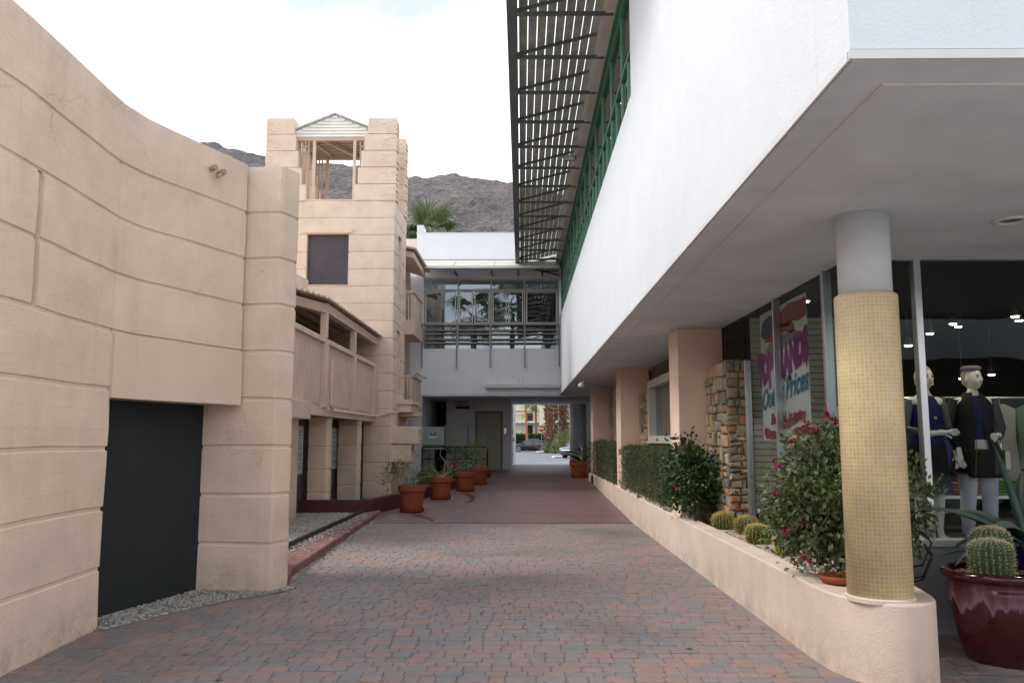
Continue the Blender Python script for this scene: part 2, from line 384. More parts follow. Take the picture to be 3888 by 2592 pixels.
# low floor behind the red wall
struct(MB().add([(-9, 16.5, .03), (-3.1, 16.5, .03), (-2.65, 17.6, .03), (-2.4, 18.8, .03), (-1.05, 26.5, .03), (-2.95, 26.7, .03), (-2.95, 28.2, .03), (-9, 28.2, .03)], [tuple(range(8))]).build('side_yard', SOIL))
# asphalt beyond
ASPH = M('asphalt', (.17, .18, .19), .8, col2=(.25, .26, .27), c2scale=.15, bump=.4, bscale=40, fine=.1, finescale=30)
vs = []; fs = []
yr = [35, 38, 42, 46, 50, 60, 80, 110, 200]
for yv in yr:
    for xv in (-60, 0, 60): vs.append((xv, yv, RAMP(yv) + (0 if yv > 35 else .004)))
for j in range(len(yr) - 1):
    for i in range(2): fs.append((j * 3 + i, j * 3 + i + 1, (j + 1) * 3 + i + 1, (j + 1) * 3 + i))
struct(MB().add(vs, fs).build('asphalt_street', ASPH))
LINE = M('road_paint', (.6, .6, .6), .7)
struct(MB().add([(-6, 55, .056), (14, 52.5, .056), (14, 52.62, .056), (-6, 55.12, .056)], [(0, 1, 2, 3)]).build('painted_line', LINE))

# mountain
ridge = [(-900, 140), (-560, 190), (-400, 214), (-300, 216), (-252, 221), (-238, 224), (-228, 222), (-221, 219), (-205, 216), (-192, 213), (-165, 209), (-142, 205.5), (-119, 203), (-100, 199), (-83, 196), (-65, 196.5), (-48, 197.5), (-30, 194), (-7, 191.5), (30, 183), (90, 165), (200, 130), (420, 60), (800, 20)]
rx = [p[0] for p in ridge]; rz = [p[1] for p in ridge]
MNT = M('rocky_hillside', (.175, .15, .142), .95, col2=(.105, .09, .092), c2scale=.03, c2pos=(.42, .62), namt=.3, nscale=.12, fine=.38, finescale=.4, bump=1., bscale=.25, bdist=5.)
NX, NY = 420, 150; xs_ = np.linspace(-900, 700, NX); ys_ = np.linspace(230, 680, NY)
vs = []
for j, yv in enumerate(ys_):
    t_ = (yv - 230) / 370.
    for xv in xs_:
        hh = np.interp(xv * (1 if t_ > 1 else 1), rx, rz)
        base = hh * (t_ ** .9 if t_ <= 1 else 1 - .45 * (t_ - 1) ** 1.0)
        q = mnoise.fractal(Vector((xv * .016, yv * .016, 0)), 1., 2., 6)
        q2 = mnoise.fractal(Vector((xv * .12, yv * .12, 3)), .9, 2., 4)
        k = min(1, max(0, abs(t_ - 1) * 3)); 
        vs.append((xv, yv, base - abs(mnoise.noise(Vector((xv * .011 + .004 * yv, yv * .003, 7)))) * 26 * t_ * k + q * 14 * (t_ * (.15 + .85 * k)) + q2 * 2.4 * min(1, t_ * 2)))
fs = [(j * NX + i, j * NX + i + 1, (j + 1) * NX + i + 1, (j + 1) * NX + i) for j in range(NY - 1) for i in range(NX - 1)]
mo = MB().add(vs, fs); struct(mo.build('mountain', MNT, smooth=False))

# ---------------------------------------------------------------- pebbles
GRAV = M('gravel', (0, 0, 0), .9, ramp=[(.16, .15, .14), (.30, .29, .27), (.42, .40, .37), (.34, .27, .22)], namt=.1)
def pebbles(pts, smin, smax, seed=1):
    rr = np.random.default_rng(seed); n = len(pts)
    base = np.array([(-1, -1, -.6), (1, -1, -.6), (1, 1, -.6), (-1, 1, -.6), (-.6, -.6, .6), (.6, -.6, .6), (.6, .6, .6), (-.6, .6, .6)]) * .5
    F = [(4, 5, 6, 7), (0, 1, 5, 4), (1, 2, 6, 5), (2, 3, 7, 6), (3, 0, 4, 7)]
    mb = MB()
    for p in pts:
        s = rr.uniform(smin, smax); a = rr.uniform(0, 6.28); e = rr.uniform(.6, 1.3); c, sn = math.cos(a), math.sin(a)
        q = base * (s * e, s / e, s * .7) * rr.uniform(.8, 1.2, (8, 1))
        mb.add([(p[0] + x * c - y_ * sn, p[1] + x * sn + y_ * c, p[2] + z) for x, y_, z in q], F, float(rr.random()))
    return mb
rr = np.random.default_rng(5)
def inpoly(x, y, poly):
    r_ = False; j = len(poly) - 1
    for i in range(len(poly)):
        if (poly[i][1] > y) != (poly[j][1] > y) and x < (poly[j][0] - poly[i][0]) * (y - poly[i][1]) / (poly[j][1] - poly[i][1]) + poly[i][0]: r_ = not r_
        j = i
    return r_
strip = [(-3.9, 6.72), (-3.30, 6.72), (-3.02, 7.35), (-2.72, 7.95), (-2.38, 8.32), (-2.28, 8.62), (-2.5, 8.7), (-3.9, 8.7)]
pts = []
while len(pts) < 2600:
    x_, y_ = rr.uniform(-3.8, -2.2), rr.uniform(6.7, 8.7)
    if inpoly(x_, y_, strip): pts.append((x_, y_, .018))
g = MB().prism(strip, -.01, .012).build('gravel_patch_base', M('gravel_dust', (.20, .185, .165), .95, bump=.8, bscale=120, fine=.3)); struct(g)
tag(pebbles(pts, .012, .03, 2).build('gravel_strip', GRAV), 'loose grey gravel in front of the black door', 'gravel', kind='stuff')
bedp = [(-9, 8.9), (-3.0, 8.9), (-3.06, 16.25), (-9, 16.25)]
struct(MB().prism(bedp, -.01, .09).build('gravel_bed_base', M('gravel_floor', (.36, .345, .315), .95, bump=1., bscale=60, bdist=.02, fine=.35, finescale=60, col2=(.26, .25, .23), c2scale=20)))
pts = [(rr.uniform(-5.2, -3.07), rr.uniform(9, 16.3), .095) for _ in range(7000)] + [(-3.0 + abs(rr.normal(0, .12)), rr.uniform(9.2, 16.), .118) for _ in range(700)] + [(-2.52 - .036 * (yv - 9) + abs(rr.normal(0, .06)), yv, .008) for yv in rr.uniform(9, 16., 350)]
tag(pebbles(pts, .015, .032, 3).build('gravel_bed', GRAV), 'pale gravel bed behind the black edging strip', 'gravel', kind='stuff')

# ================================================================== LEFT CURVED WALL
G48 = [.465 + .48 * k for k in range(8)]
wall = thing('boundary_wall', 'tall curved tan concrete wall with horizontal grooves and a black door', 'wall', (-3.3, 6, 0))
mb = MB()
course_wall(mb, [(-3.30, -1), (-3.30, 3.5), (-3.31, 5.3), (-3.36, 6.2), (-3.38, 6.78), (-3.40, 6.80), (-3.95, 6.9)], -.05, 4.34, G48, slots=[(6.52, 6.585, 2.40, 3.345, .075)])
mb.build('wall_panel', STUCCO, wall, smooth=False)
mb = MB()
cur = [(-3.38, 6.78), (-3.33, 7.1), (-3.22, 7.4), (-3.08, 7.75), (-2.94, 8.1), (-2.85, 8.36)]
course_wall(mb, cur, 1.85, 4.34, [g for g in G48 if g > 2.2])
course_wall(mb, [(-4.2, 8.5), (-3.25, 8.44), (-2.60, 8.38), (-2.50, 8.38), (-2.47, 8.42), (-2.385, 8.62), (-2.40, 8.70), (-2.75, 9.6), (-4.6, 9.6)], -.05, 4.33, G48, cap=.3)
mb.build('wall_panel', STUCCO, wall)
lp = MB(); n = len(cur)
for za, zb in ((1.84, 2.385),):
    vs = []
    for (px, py) in cur: vs += [(px + .02, py - .008, za), (px + .02, py - .008, zb), (px - .3, py + .1, za)]
    fs = []
    for i in range(n - 1): a = i * 3; fs += [(a, a + 3, a + 4, a + 1), (a, a + 2, a + 5, a + 3)]
    fs += [(0, 1, 2), (3 * n - 3, 3 * n - 1, 3 * n - 2)]
    lp.add(vs, fs)
lp.build('lintel_panel', M('smooth_tan_panel', (.70, .55, .435), .7, namt=.05), wall)
MB().hexa([(-3.62, 6.84, -.02), (-3.23, 8.46, -.02), (-3.30, 8.48, -.02), (-3.70, 6.84, -.02), (-3.62, 6.84, 2.3), (-3.23, 8.46, 2.3), (-3.30, 8.48, 2.3), (-3.70, 6.84, 2.3)]).build('door', BLACK, wall)
for dx, dy, l in ((0, 0, .05), (.085, .045, .06)):
    c0 = Vector((-3.045 + dx * .5, 7.86 + dy + dx * .6, 4.13 - dx * .15))
    MB().tube([c0 + Vector((-.06, .02, 0)), c0 + Vector((.02 + l, -.05, .0))], .028, 10).build('pipe_stub', GROOVE, wall)
MB().tube([(-2.95, 7.93, 4.10), (-2.97, 7.83, 4.04)], .018, 8).build('pipe_stub', GROOVE, wall)
# back of the wall so that it is solid
MB().prism([(-3.60, -1), (-3.6, 6.1), (-3.66, 6.7), (-3.60, 7.1), (-3.5, 7.5), (-3.3, 8.0), (-3.1, 8.4), (-3.1, 8.7), (-6, 8.7), (-6, -1)], 2.5, 4.30).build('roof_slab', STUCCO, wall)
MB().hexa([(-3.72, 6.84, -.02), (-3.32, 8.55, -.02), (-6, 8.6, -.02), (-6, 6.6, -.02), (-3.72, 6.84, 2.49), (-3.32, 8.55, 2.49), (-6, 8.6, 2.49), (-6, 6.6, 2.49)]).build('inner_core', DARKROOM, wall)

# kerb, edging
kb = MB().prism([(-3.0, 8.75), (-2.40, 8.75), (-2.52, 9.3), (-2.82, 17.0), (-2.86, 16.8), (-3.02, 16.22)], -.01, .10)
tag(kb.build('kerb', [MAROONTOP], bevel=.012), 'worn maroon painted kerb beside the gravel bed', 'kerb')
tag(MB().box(-3.045, 8.95, 0, -3.0, 16.2, .17).build('edging_strip', EDGE), 'black edging strip along the gravel bed', 'edging')
rw = MB()
path = [(-5.2, 16.26, .33), (-3.08, 16.26, .33), (-2.93, 16.42, .335), (-2.58, 17.55, .37), (-2.4, 18.6, .39), (-.98, 26.5, .50), (-1.0, 26.62, .50), (-1.15, 26.6, .5)]
vs = []; nP = len(path)
for i, (x_, y_, z_) in enumerate(path):
    a = Vector(path[max(0, i - 1)][:2]); b = Vector(path[min(nP - 1, i + 1)][:2]); d = (b - a).normalized(); nn = Vector((-d.y, d.x)) * .14
    vs += [(x_, y_, -.02), (x_, y_, z_), (x_ + nn.x, y_ + nn.y, z_), (x_ + nn.x, y_ + nn.y, -.02)]
fs = []
for i in range(nP - 1):
    a = 4 * i; fs += [(a, a + 4, a + 5, a + 1), (a + 1, a + 5, a + 6, a + 2), (a + 2, a + 6, a + 7, a + 3)]
fs += [(0, 1, 2, 3), (4 * nP - 4, 4 * nP - 1, 4 * nP - 2, 4 * nP - 3)]
tag(rw.add(vs, fs).build('low_wall', MAROON, bevel=.01), 'low dark red painted wall bending behind the terracotta pots', 'wall')

# ================================================================== BALCONY BUILDING
bb = thing('balcony_building', 'two-storey tan building with a long slatted upper balcony and dark doors', 'building', (-4.3, 16, 0))
G45 = [round(9.895 - .4497 * k, 4) for k in range(22)]
gb = [z for z in G45 if z < 2.2]
mb = MB(); course_wall(mb, [(-4.34, 12), (-4.34, 15.25)], -.02, 2.05, gb, cap=0)
mb.box(-4.6, 15.25, 1.95, -4.34, 21, 2.05)
mb.box(-7, 12, 2.05, -5.6, 21, 5.4)
mb.build('wall', STUCCO, bb)
for ya, yb, dy0, dy1, lab in ((15.31, 16.78, 15.72, 16.36, True), (16.80, 19.55, 18.85, 19.46, True), (19.57, 20.9, 0, 0, False)):
    d = MB().box(-4.5, ya, -.02, -4.31, yb, 1.95).build('door', PURPLEGREY, bb)
    if lab:
        nb = MB().box(-4.305, dy0, .83, -4.285, dy1, 1.75); nf = nb.build('notice_board', M('notice_white', (.55, .60, .62), .4), d)
        tx = MB()
        for k in range(26):
            zz = 1.66 - k * .03
            if k in (6, 13, 20): continue
            tx.box(-4.283, dy0 + .06, zz, -4.281, dy1 - .07 - .12 * ((k * 7) % 5) / 5., zz + .012)
        tx.build('notice_lines', M('notice_ink', (.16, .18, .2), .6), nf)
for (y0, y1, xl_, xr_) in ((16.52, 16.80, -4.22, -3.82), (19.3, 19.58, -4.24, -3.755)):
    mb = MB(); course_wall(mb, [(xl_, y1), (xl_, y0), (xr_ - .05, y0), (xr_, y0 + .06), (xr_, y1), (xl_, y1)], -.02, 1.93, gb, cap=.1)
    mb.build('pillar', STUCCO, bb)
MB().box(-4.30, 20.9, -.02, -3.97, 20.96, 1.93).build('dark_panel', PURPLEGREY, bb)  # plain dark panel filling the narrow gap beside the tower
# nearest (partly hidden) pillar
mb = MB(); course_wall(mb, [(-4.33, 14.9), (-4.33, 15.3)], -.02, 1.93, gb, cap=0); mb.box(-4.34, 14.6, -.02, -4.10, 15.3, 1.93); mb.build('pillar', STUCCO, bb)
MB().box(-5.6, 12, 1.955, -3.80, 21.0, 2.08).build('balcony_floor', TAN, bb)
MB().box(-3.795, 12, 1.93, -3.72, 20.98, 2.09).build('edge_beam', TAN, bb, bevel=.006)
MB().box(-3.95, 12.8, 1.84, -3.64, 14.35, 2.14).build('beam_end', TAN, bb, bevel=.01)
for a, b in ((12, 15.45), (15.72, 18.2), (18.42, 20.75)):
    pb = MB(); yy = a
    while yy < b - .01:
        w = min(.078, b - yy); pb.box(-3.775, yy, 2.16, -3.755, yy + w - .014, 3.30); yy += .09
    pb.box(-3.80, a, 2.1, -3.777, b, 3.30)
    pb.build('railing_panel', TAN, bb)
MB().box(-3.81, 12, 3.302, -3.69, 20.8, 3.40).build('top_rail', TAN, bb, bevel=.008)
for yy in (15.58, 18.3, 20.85):
    MB().box(-3.81, yy - .1, 2.09, -3.665, yy + .1, 3.30).build('lower_post', TAN, bb, bevel=.006)
    if yy < 20: MB().box(-3.80, yy - .085, 3.402, -3.68, yy + .085, 3.90).build('post', TAN, bb, bevel=.006)
MB().bar((-3.74, 15.5, 3.97), (-3.74, 21.1, 3.97), .13, .17).build('roof_beam', TAN, bb)
MB().bar((-3.74, 15.55, 3.955), (-4.5, 13.3, 3.955), .13, .17).build('roof_beam', TAN, bb)
CORR = M('corrugated_roof', (.50, .40, .31), .6, bump=.1)
rb = MB()
e0, e1, e2 = (-3.58, 15.2), (-3.55, 21.35), (-4.45, 12.6)
def roofsheet(a, b, back, k):
    vs = []; fs = []
    for i in range(k + 1):
        t_ = i / k; z = 4.09 + .007 * (1 if i % 4 < 2 else -1)
        px, py = a[0] + (b[0] - a[0]) * t_, a[1] + (b[1] - a[1]) * t_
        vs += [(px, py, z), (back, py + (px - a[0]) * 0, z + .35), (px, py, z + .03), (back, py, z + .38)]
    for i in range(k):
        q = 4 * i; fs += [(q, q + 1, q + 5, q + 4), (q + 2, q + 6, q + 7, q + 3), (q, q + 4, q + 6, q + 2)]
    rb.add(vs, fs)
roofsheet(e0, e1, -6.9, 92); roofsheet(e2, e0, -6.9, 60)
rb.build('corrugated_roof', CORR, bb)
# purlins under the roof
pb = MB()
for k in range(5): 
    xk = -4.1 - .42 * k; pb.bar((xk, 12.5, 4.04 + .05 * k), (xk, 21.0, 4.04 + .05 * k), .05, .09)
pb.build('purlins', CORR, bb)
MB().box(-5.58, 12, 2.09, -5.4, 20.9, 4.2).build('back_wall', DARKROOM, bb)
MB().tube([(-3.62, 15.75, 3.0), (-3.62, 15.75, 2.13), (-3.62, 15.9, 2.04), (-3.63, 20.6, 2.06), (-3.45, 20.98, 2.12), (-3.22, 20.94, 2.16), (-3.17, 21.3, 2.16)], .03, 8).build('drain_pipe', TAN, bb)
MB().prism([(-5.8, 14.0), (-5.2, 19.9), (-7.2, 19.9), (-7.2, 14.0)], 4.5, 5.35).build('sloped_parapet', STUCCO, bb)

# ================================================================== TOWER
tw = thing('tower', 'tall tan stucco bell tower with stepped corner pillars and open gabled top', 'tower', (-5, 22, 0))
FR, BK, LX, RX = 21.0, 23.05, -6.70, -3.27
wa = (-5.55, -4.47); wz = (5.445, 6.78); G = [g for g in G45]
mb = MB()
course_wall(mb, [(LX, FR), (wa[0], FR)], -.02, 7.70, G, cap=0)
course_wall(mb, [(wa[1], FR), (RX - .03, FR), (RX, FR + .03), (RX, 21.62)], -.02, 7.70, G, cap=0)
course_wall(mb, [wa and (wa[0], FR), (wa[1], FR)], -.02, wz[0], G, cap=0)
course_wall(mb, [(wa[0], FR), (wa[1], FR)], wz[1], 7.70, [g for g in G if g > 6.9], cap=0)
course_wall(mb, [(RX, 22.15), (RX, BK), (LX, BK), (LX, FR)], -.02, 7.70, G, cap=0)
for za, zb in ((-.02, 2.5), (4.35, 5.2), (6.9, 7.70)): course_wall(mb, [(RX, 21.62), (RX, 22.15)], za, zb, [g for g in G if za < g < zb], cap=0)
mb.add([(LX, FR + .002, 7.70), (RX, FR + .002, 7.70), (RX, BK, 7.70), (LX, BK, 7.70)], [(0, 1, 2, 3)])
# reveals
mb.add([(wa[0], FR, wz[0]), (wa[1], FR, wz[0]), (wa[1], FR + .16, wz[0]), (wa[0], FR + .16, wz[0]), (wa[0], FR, wz[1]), (wa[1], FR, wz[1]), (wa[1], FR + .16, wz[1]), (wa[0], FR + .16, wz[1])],
       [(0, 1, 2, 3), (4, 5, 6, 7), (0, 3, 7, 4), (1, 2, 6, 5)])
for za, zb in ((2.5, 4.35), (5.2, 6.9)):
    mb.box(RX - .3, 21.60, za - .03, RX - .08, 22.17, zb + .03); mb.box(RX - .3, 22.152, za - .03, RX - .004, 22.25, zb + .03)
mb.build('tower_wall', STUCCO, tw)
MB().box(wa[0] + .02, FR + .12, wz[0], wa[1], FR + .16, wz[1]).build('window_shutter', PURPLEGREY, tw)
MB().box(-5.71, FR - .022, 6.80, -4.37, FR + .01, 6.93).build('window_lintel', STUCCO, tw, bevel=.006)
er = [-5.97, -5.92, -5.85, -5.75, -5.62]; el_ = [-4.03, -4.11, -4.19, -4.27, -4.35]
def pillar_blocks(xa, xb, y0, y1, rag):
    mb = MB(); rq = random.Random(int(abs(xa[0] * 100)) + int(y0))
    for k in range(5):
        zt = 9.895 - .4497 * k; zb = zt - .4497
        a = xa[k]; b = xb[k]; mb.box(a, y0, zb + .02, b, y1, zt); mb.box(a + .02, y0 + .02, zb, b - .02, y1 - .02, zb + .02)
        # rough plaster scabs near the outer edge
        for q in range(10):
            z = zb + .04 + rq.random() * .34; s = .03 + rq.random() * .05
            xo = (b - rq.random() * .36) if rag > 0 else (a + rq.random() * .36)
            mb.box(max(a, xo - s), y0 - .003 - rq.random() * .006, z, min(b, xo + s), y0 + .01, z + .02 + rq.random() * .06)
        xo = b if rag > 0 else a
        for q in range(3):
            z = zb + .03 + .13 * q; mb.box(xo - .02, y0 + rq.random() * .1, z, xo + .025 * rag * rq.random() + .01 * rag, y0 + .3 + rq.random() * .15, z + .05 + rq.random() * .05)
    return mb
pillar_blocks([LX] * 5, er, 20.99, 21.5, -1).build('corner_pillar', STUCCO, tw, bevel=.012)
pillar_blocks(el_, [RX] * 5, 20.99, 21.5, 1).build('corner_pillar', STUCCO, tw, bevel=.012)
pillar_blocks([LX] * 5, er, 22.5, 23.06, -1).build('corner_pillar', STUCCO, tw, bevel=.012)
pillar_blocks(el_, [RX + .02] * 5, 22.5, 23.06, 1).build('corner_pillar', STUCCO, tw, bevel=.012)
# gable roof
gz = MB()
ax, az_ = -4.94, 10.06; xl, xr = -6.0, -3.92
def gz_top(x_): return 9.60 + (az_ - 9.60) * (1 - abs(x_ - ax) / 1.06)
for k in range(7):
    z0 = 9.44 + .085 * k; z1 = z0 + .082
    w0 = 1.06 if z1 < 9.6 else max(.02, 1.06 * (1 - (z1 - 9.6) / (az_ - 9.6)))
    if w0 > .05: gz.hexa([(ax - w0, 21.13, z0), (ax + w0, 21.13, z0), (ax + w0, 21.19, z0), (ax - w0, 21.19, z0), (ax - w0, 21.15, z1), (ax + w0, 21.15, z1), (ax + w0, 21.19, z1), (ax - w0, 21.19, z1)])
gz.add([(ax - 1.1, 21.185, 9.45), (ax + 1.1, 21.185, 9.45), (ax + 1.1, 21.185, 9.60), (ax, 21.185, az_ + .01), (ax - 1.1, 21.185, 9.60)], [(0, 1, 2, 3, 4)])
gz.build('gable_boards', WOODC, tw)
MB().add([(ax - 1.1, 22.72, 9.40), (ax + 1.1, 22.72, 9.40), (ax + 1.1, 22.72, 9.60), (ax, 22.72, az_ + .01), (ax - 1.1, 22.72, 9.60)], [(0, 1, 2, 3, 4)]).build('rear_gable_boards', WOODC, tw)
rfm = MB()
for sgn in (-1, 1):
    xe = ax + sgn * 1.14
    for k in range(9):
        y0 = 21.10 + .21 * k; dz = .006 * (k % 2)
        rfm.hexa([(ax, y0, az_ + .005), (xe, y0, az_ - .455), (xe, y0 + .21, az_ - .455), (ax, y0 + .21, az_ + .005), (ax, y0, az_ + .045 + dz), (xe, y0, az_ - .415 + dz), (xe, y0 + .21, az_ - .415 + dz), (ax, y0 + .21, az_ + .045 + dz)], rnd.random())
rfm.build('gable_roof', SHING, tw)
bm_ = MB()
bm_.box(-5.95, 21.14, 9.34, -3.95, 21.22, 9.44); bm_.box(-5.95, 22.66, 9.34, -3.95, 22.74, 9.44)
for k in range(7): bm_.box(-5.95, 21.28 + .2 * k, 9.50, -3.95, 21.34 + .2 * k, 9.56)
bm_.bar((-5.3, 21.2, 9.42), (-4.6, 22.7, 9.42), .06, .1); bm_.bar((-5.7, 21.2, 9.46), (-5.35, 22.7, 9.46), .05, .08); bm_.bar((-4.3, 21.2, 9.46), (-4.5, 22.7, 9.46), .05, .08)
bm_.box(-5.95, 21.2, 9.57, -3.95, 22.7, 9.59)
bm_.build('roof_rafters', CORR, tw)
POSTM = M('pink_wood', (.50, .34, .25), .7)
for (yy) in (21.18, 22.66):
    for xa_ in (-5.47, -4.40):
        MB().bar((xa_, yy, 7.70), (xa_, yy, 9.36), .075, .075).build('post', TAN if yy < 22 else POSTM, tw)
    for xs0, sg in ((-5.62, -1), (-4.25, 1)):
        s_ = MB()
        for k in range(3): s_.bar((xs0 + sg * .085 * k, yy, 7.70), (xs0 + sg * .085 * k, yy, 9.34), .035, .035)
        s_.box(min(xs0, xs0 + sg * .2), yy - .02, 9.16, max(xs0, xs0 + sg * .2), yy + .02, 9.2)
        s_.build('slat_screen', POSTM, tw)
# projecting blocks on the tower's right side
def roughblock(x0, y0, z0, x1, y1, z1, seed):
    q = random.Random(seed); mb = MB(); mb.box(x0, y0, z0, x1 - .03, y1, z1)
    k = 9; h = (z1 - z0) / k
    for i in range(k):
        mb.box(x1 - .05, y0 + .01 * q.random(), z0 + i * h + .003, x1 - .02 + .05 * q.random(), y1 - .04 - .2 * q.random(), z0 + (i + 1) * h)
    return mb
roughblock(RX - .2, 21.05, 1.385, -2.585, 21.75, 1.815, 1).build('projecting_block', STUCCO, tw, bevel=.008)
roughblock(RX - .2, 21.08, .93, -2.78, 21.7, 1.36, 2).build('projecting_block', STUCCO, tw, bevel=.008)
led = MB(); led.box(RX - .1, 21.75, 2.40, -2.84, 23.3, 2.52); led.box(RX - .1, 21.8, 2.2, -2.89, 23.25, 2.395); led.box(RX - .05, 22.2, 2.10, -2.80, 23.2, 2.19)
led.build('cornice_shelf', TAN, tw, bevel=.01)
MB().box(-3.45, 22.9, .0, -3.2, 23.3, 2.1).build('support_post', TAN, tw)
MB().tube([(-3.05, 22.1, 1.9), (-3.05, 22.1, 2.03), (-2.98, 22.1, 2.05)], .014, 8).build('hook', CREAM, tw)

# ================================================================== REAR LEFT BUILDING with small balconies
rbld = thing('rear_building', 'tan building with two small slatted balconies between the tower and the white bridge', 'building', (-3.8, 26, 0))
MB().box(-8, 23.4, -.02, -3.78, 27.9, 7.1).build('wall', TAN, rbld)
for zt, zb, lab in ((6.0, 5.13, 'u'), (3.42, 2.55, 'l')):
    s_ = MB()
    for k in range(5): s_.bar((-3.74 + .095 * k, 25.1, zb), (-3.74 + .095 * k, 25.1, zt - .05), .05, .03)
    s_.box(-3.80, 25.05, zt - .05, -3.26, 25.15, zt + .01); s_.box(-3.36, 25.15, zt - .05, -3.26, 27.2, zt + .01)
    kk = 25.2
    while kk < 27.15: s_.box(-3.33, kk, zb, -3.30, kk + .075, zt - .05); kk += .085
    s_.build('balcony_railing', TAN, rbld)
    MB().box(-3.80, 25.06, zb - (.47 if lab == 'u' else .15), -3.27, 27.2, zb - .01).build('balcony_base', TAN, rbld, bevel=.01)
MB().tube([(-3.3, 25.6, 3.45), (-3.2, 25.4, 3.5), (-3.05, 25.3, 3.38), (-2.9, 25.2, 3.33)], .02, 6).build('water_spout', GREYM, rbld)
ev = MB()
for k in range(6):
    y0 = 24.3 + .5 * k
    ev.hexa([(-3.85, y0, 7.05), (-3.22, y0, 6.85), (-3.22, y0 + .42, 6.85), (-3.85, y0 + .42, 7.05), (-3.85, y0, 7.23), (-3.2, y0, 7.05), (-3.2, y0 + .42, 7.05), (-3.85, y0 + .42, 7.23)])
ev.build('eave_blocks', TAN, rbld, bevel=.03)
MB().hexa([(-3.9, 24.1, 7.26), (-3.14, 24.1, 7.08), (-3.10, 27.6, 7.08), (-3.9, 27.6, 7.26), (-3.9, 24.1, 7.31), (-3.12, 24.1, 7.13), (-3.08, 27.6, 7.13), (-3.9, 27.6, 7.31)]).build('eave_roof', CORR, rbld)
MB().box(-3.775, 24.4, 3.6, -3.755, 27.5, 5.0).build('dark_door', CORR, rbld)

# ================================================================== WHITE BRIDGE BUILDING
br = thing('bridge_building', 'white upper storey spanning the end of the passage, with wide windows', 'building', (-1, 28, 0))
mb = MB()
Y0 = 28.0
mb.box(-3.6, Y0, 3.0, 1.30, Y0 + .25, 4.545)            # below windows
mb.box(-3.6, Y0, 4.547, -3.34, Y0 + .25, 8.55)
mb.box(-3.338, Y0, 6.975, 1.30, Y0 + .25, 8.55)
mb.box(-3.6, Y0 + .252, 6.98, 6, 35, 8.5); mb.box(-8, 28.03, 2.95, -3.602, 28.3, 7.05)
mb.build('upper_wall', M('bridge_stucco', (.76, .78, .82), .85, bump=.35, bscale=55, fine=.015, namt=.04, streak=.25, streakcol=(.6, .6, .62)), br)
MB().box(-4.6, Y0 + .1, 6, -3.6, Y0 + .4, 8.38).build('side_parapet', M('blush_stucco', (.72, .62, .56), .8, bump=.4), br)
MB().box(-3.6, Y0, 8.56, -3.37, Y0 + .7, 8.84).build('parapet_block', WHITE, br, bevel=.01)
MB().box(-3.62, Y0 - .01, 8.552, 1.3, Y0 + .3, 8.575).build('coping', WHITE, br)
MB().box(-3.6, Y0 + .01, 2.94, 2.9, 35.0, 3.0).build('soffit', SOFFIT, br)
MB().box(-8, Y0 + .001, -.02, -3.36, 33.5, 2.94).build('side_wall', WHITE2, br)
MB().box(-2.80, 31.0, .0, -.39, 35.0, 2.94).build('lift_wall', WHITE2, br)
MB().box(-3.36, 33.4, .0, -2.8, 33.5, 2.94).build('corridor_back', DARKROOM, br)
# glazing
WF = MB(); xm = [-3.34, -2.17, -1.04, .106, 1.27]
for i, xx in enumerate(xm):
    w = .05 if 0 < i < 4 else .04
    WF.box(xx - w / 2, Y0 + .05, 4.55, xx + w / 2 + .001, Y0 + .13, 6.972)
WF.box(-3.34, Y0 + .045, 6.545, 1.29, Y0 + .135, 6.60); WF.box(-3.34, Y0 + .045, 5.36, 1.29, Y0 + .135, 5.41); WF.box(-3.34, Y0 + .04, 6.90, 1.29, Y0 + .14, 6.973)
wf = WF.build('window_frame', FRAMEG, br)
sash = MB()
for (a, b) in ((-3.29, -2.24), (-2.13, -1.655), (-1.6, -1.09), (-.985, -.5), (-.445, .055), (.165, 1.22)):
    t_ = .032; sash.box(a, Y0 + .035, 5.42, a + t_, Y0 + .1, 6.53); sash.box(b - t_, Y0 + .035, 5.42, b, Y0 + .1, 6.53)
    sash.box(a + t_, Y0 + .035, 5.42, b - t_, Y0 + .1, 5.45); sash.box(a + t_, Y0 + .035, 6.5, b - t_, Y0 + .1, 6.53)
sash.build('sash_frames', FRAMEW, wf)
MB().add([(-3.34, Y0 + .088, 4.55), (1.29, Y0 + .088, 4.55), (1.29, Y0 + .088, 6.97), (-3.34, Y0 + .088, 6.97)], [(0, 1, 2, 3)]).build('window_glass', GLASSB, br)
rm = MB(); rm.add([(-3.34, Y0 + 3, 4.5), (1.3, Y0 + 3, 4.5), (1.3, Y0 + 3, 6.97), (-3.34, Y0 + 3, 6.97)], [(0, 1, 2, 3)]); rm.box(-3.34, Y0 + .26, 4.45, 1.3, Y0 + 3, 4.5)
rm.build('room', DARKROOM, br)
CURT = M('curtain', (.35, .36, .38), .9)
cb = MB()
for (a, b, z0) in ((-3.28, -3.0, 4.6), (-2.12, -1.66, 4.6), (-.97, -.5, 4.6)):
    k = int((b - a) / .03)
    for i in range(k): cb.box(a + i * .03, Y0 + .45 + .03 * (i % 2), z0, a + i * .03 + .028, Y0 + .47 + .03 * (i % 2), 6.5)
cb.build('curtain', CURT, br)
# rail
rl = MB()
for z in (5.352, 5.165, 5.035, 4.855, 4.725): rl.bar((-3.38, Y0 - .12, z), (1.29, Y0 - .12, z), .035, .045)
rl.build('guard_rail', GREYM, br)
for xx in (-3.36, -2.19, -1.05, .11, 1.27):
    MB().box(xx - .022, Y0 - .17, 3.92, xx + .022, Y0 - .002, 5.35 if False else 3.94).build('rail_bracket', GREYM, br)
    MB().box(xx - .022, Y0 - .17, 3.942, xx + .022, Y0 - .14, 5.36).build('rail_post', GREYM, br)
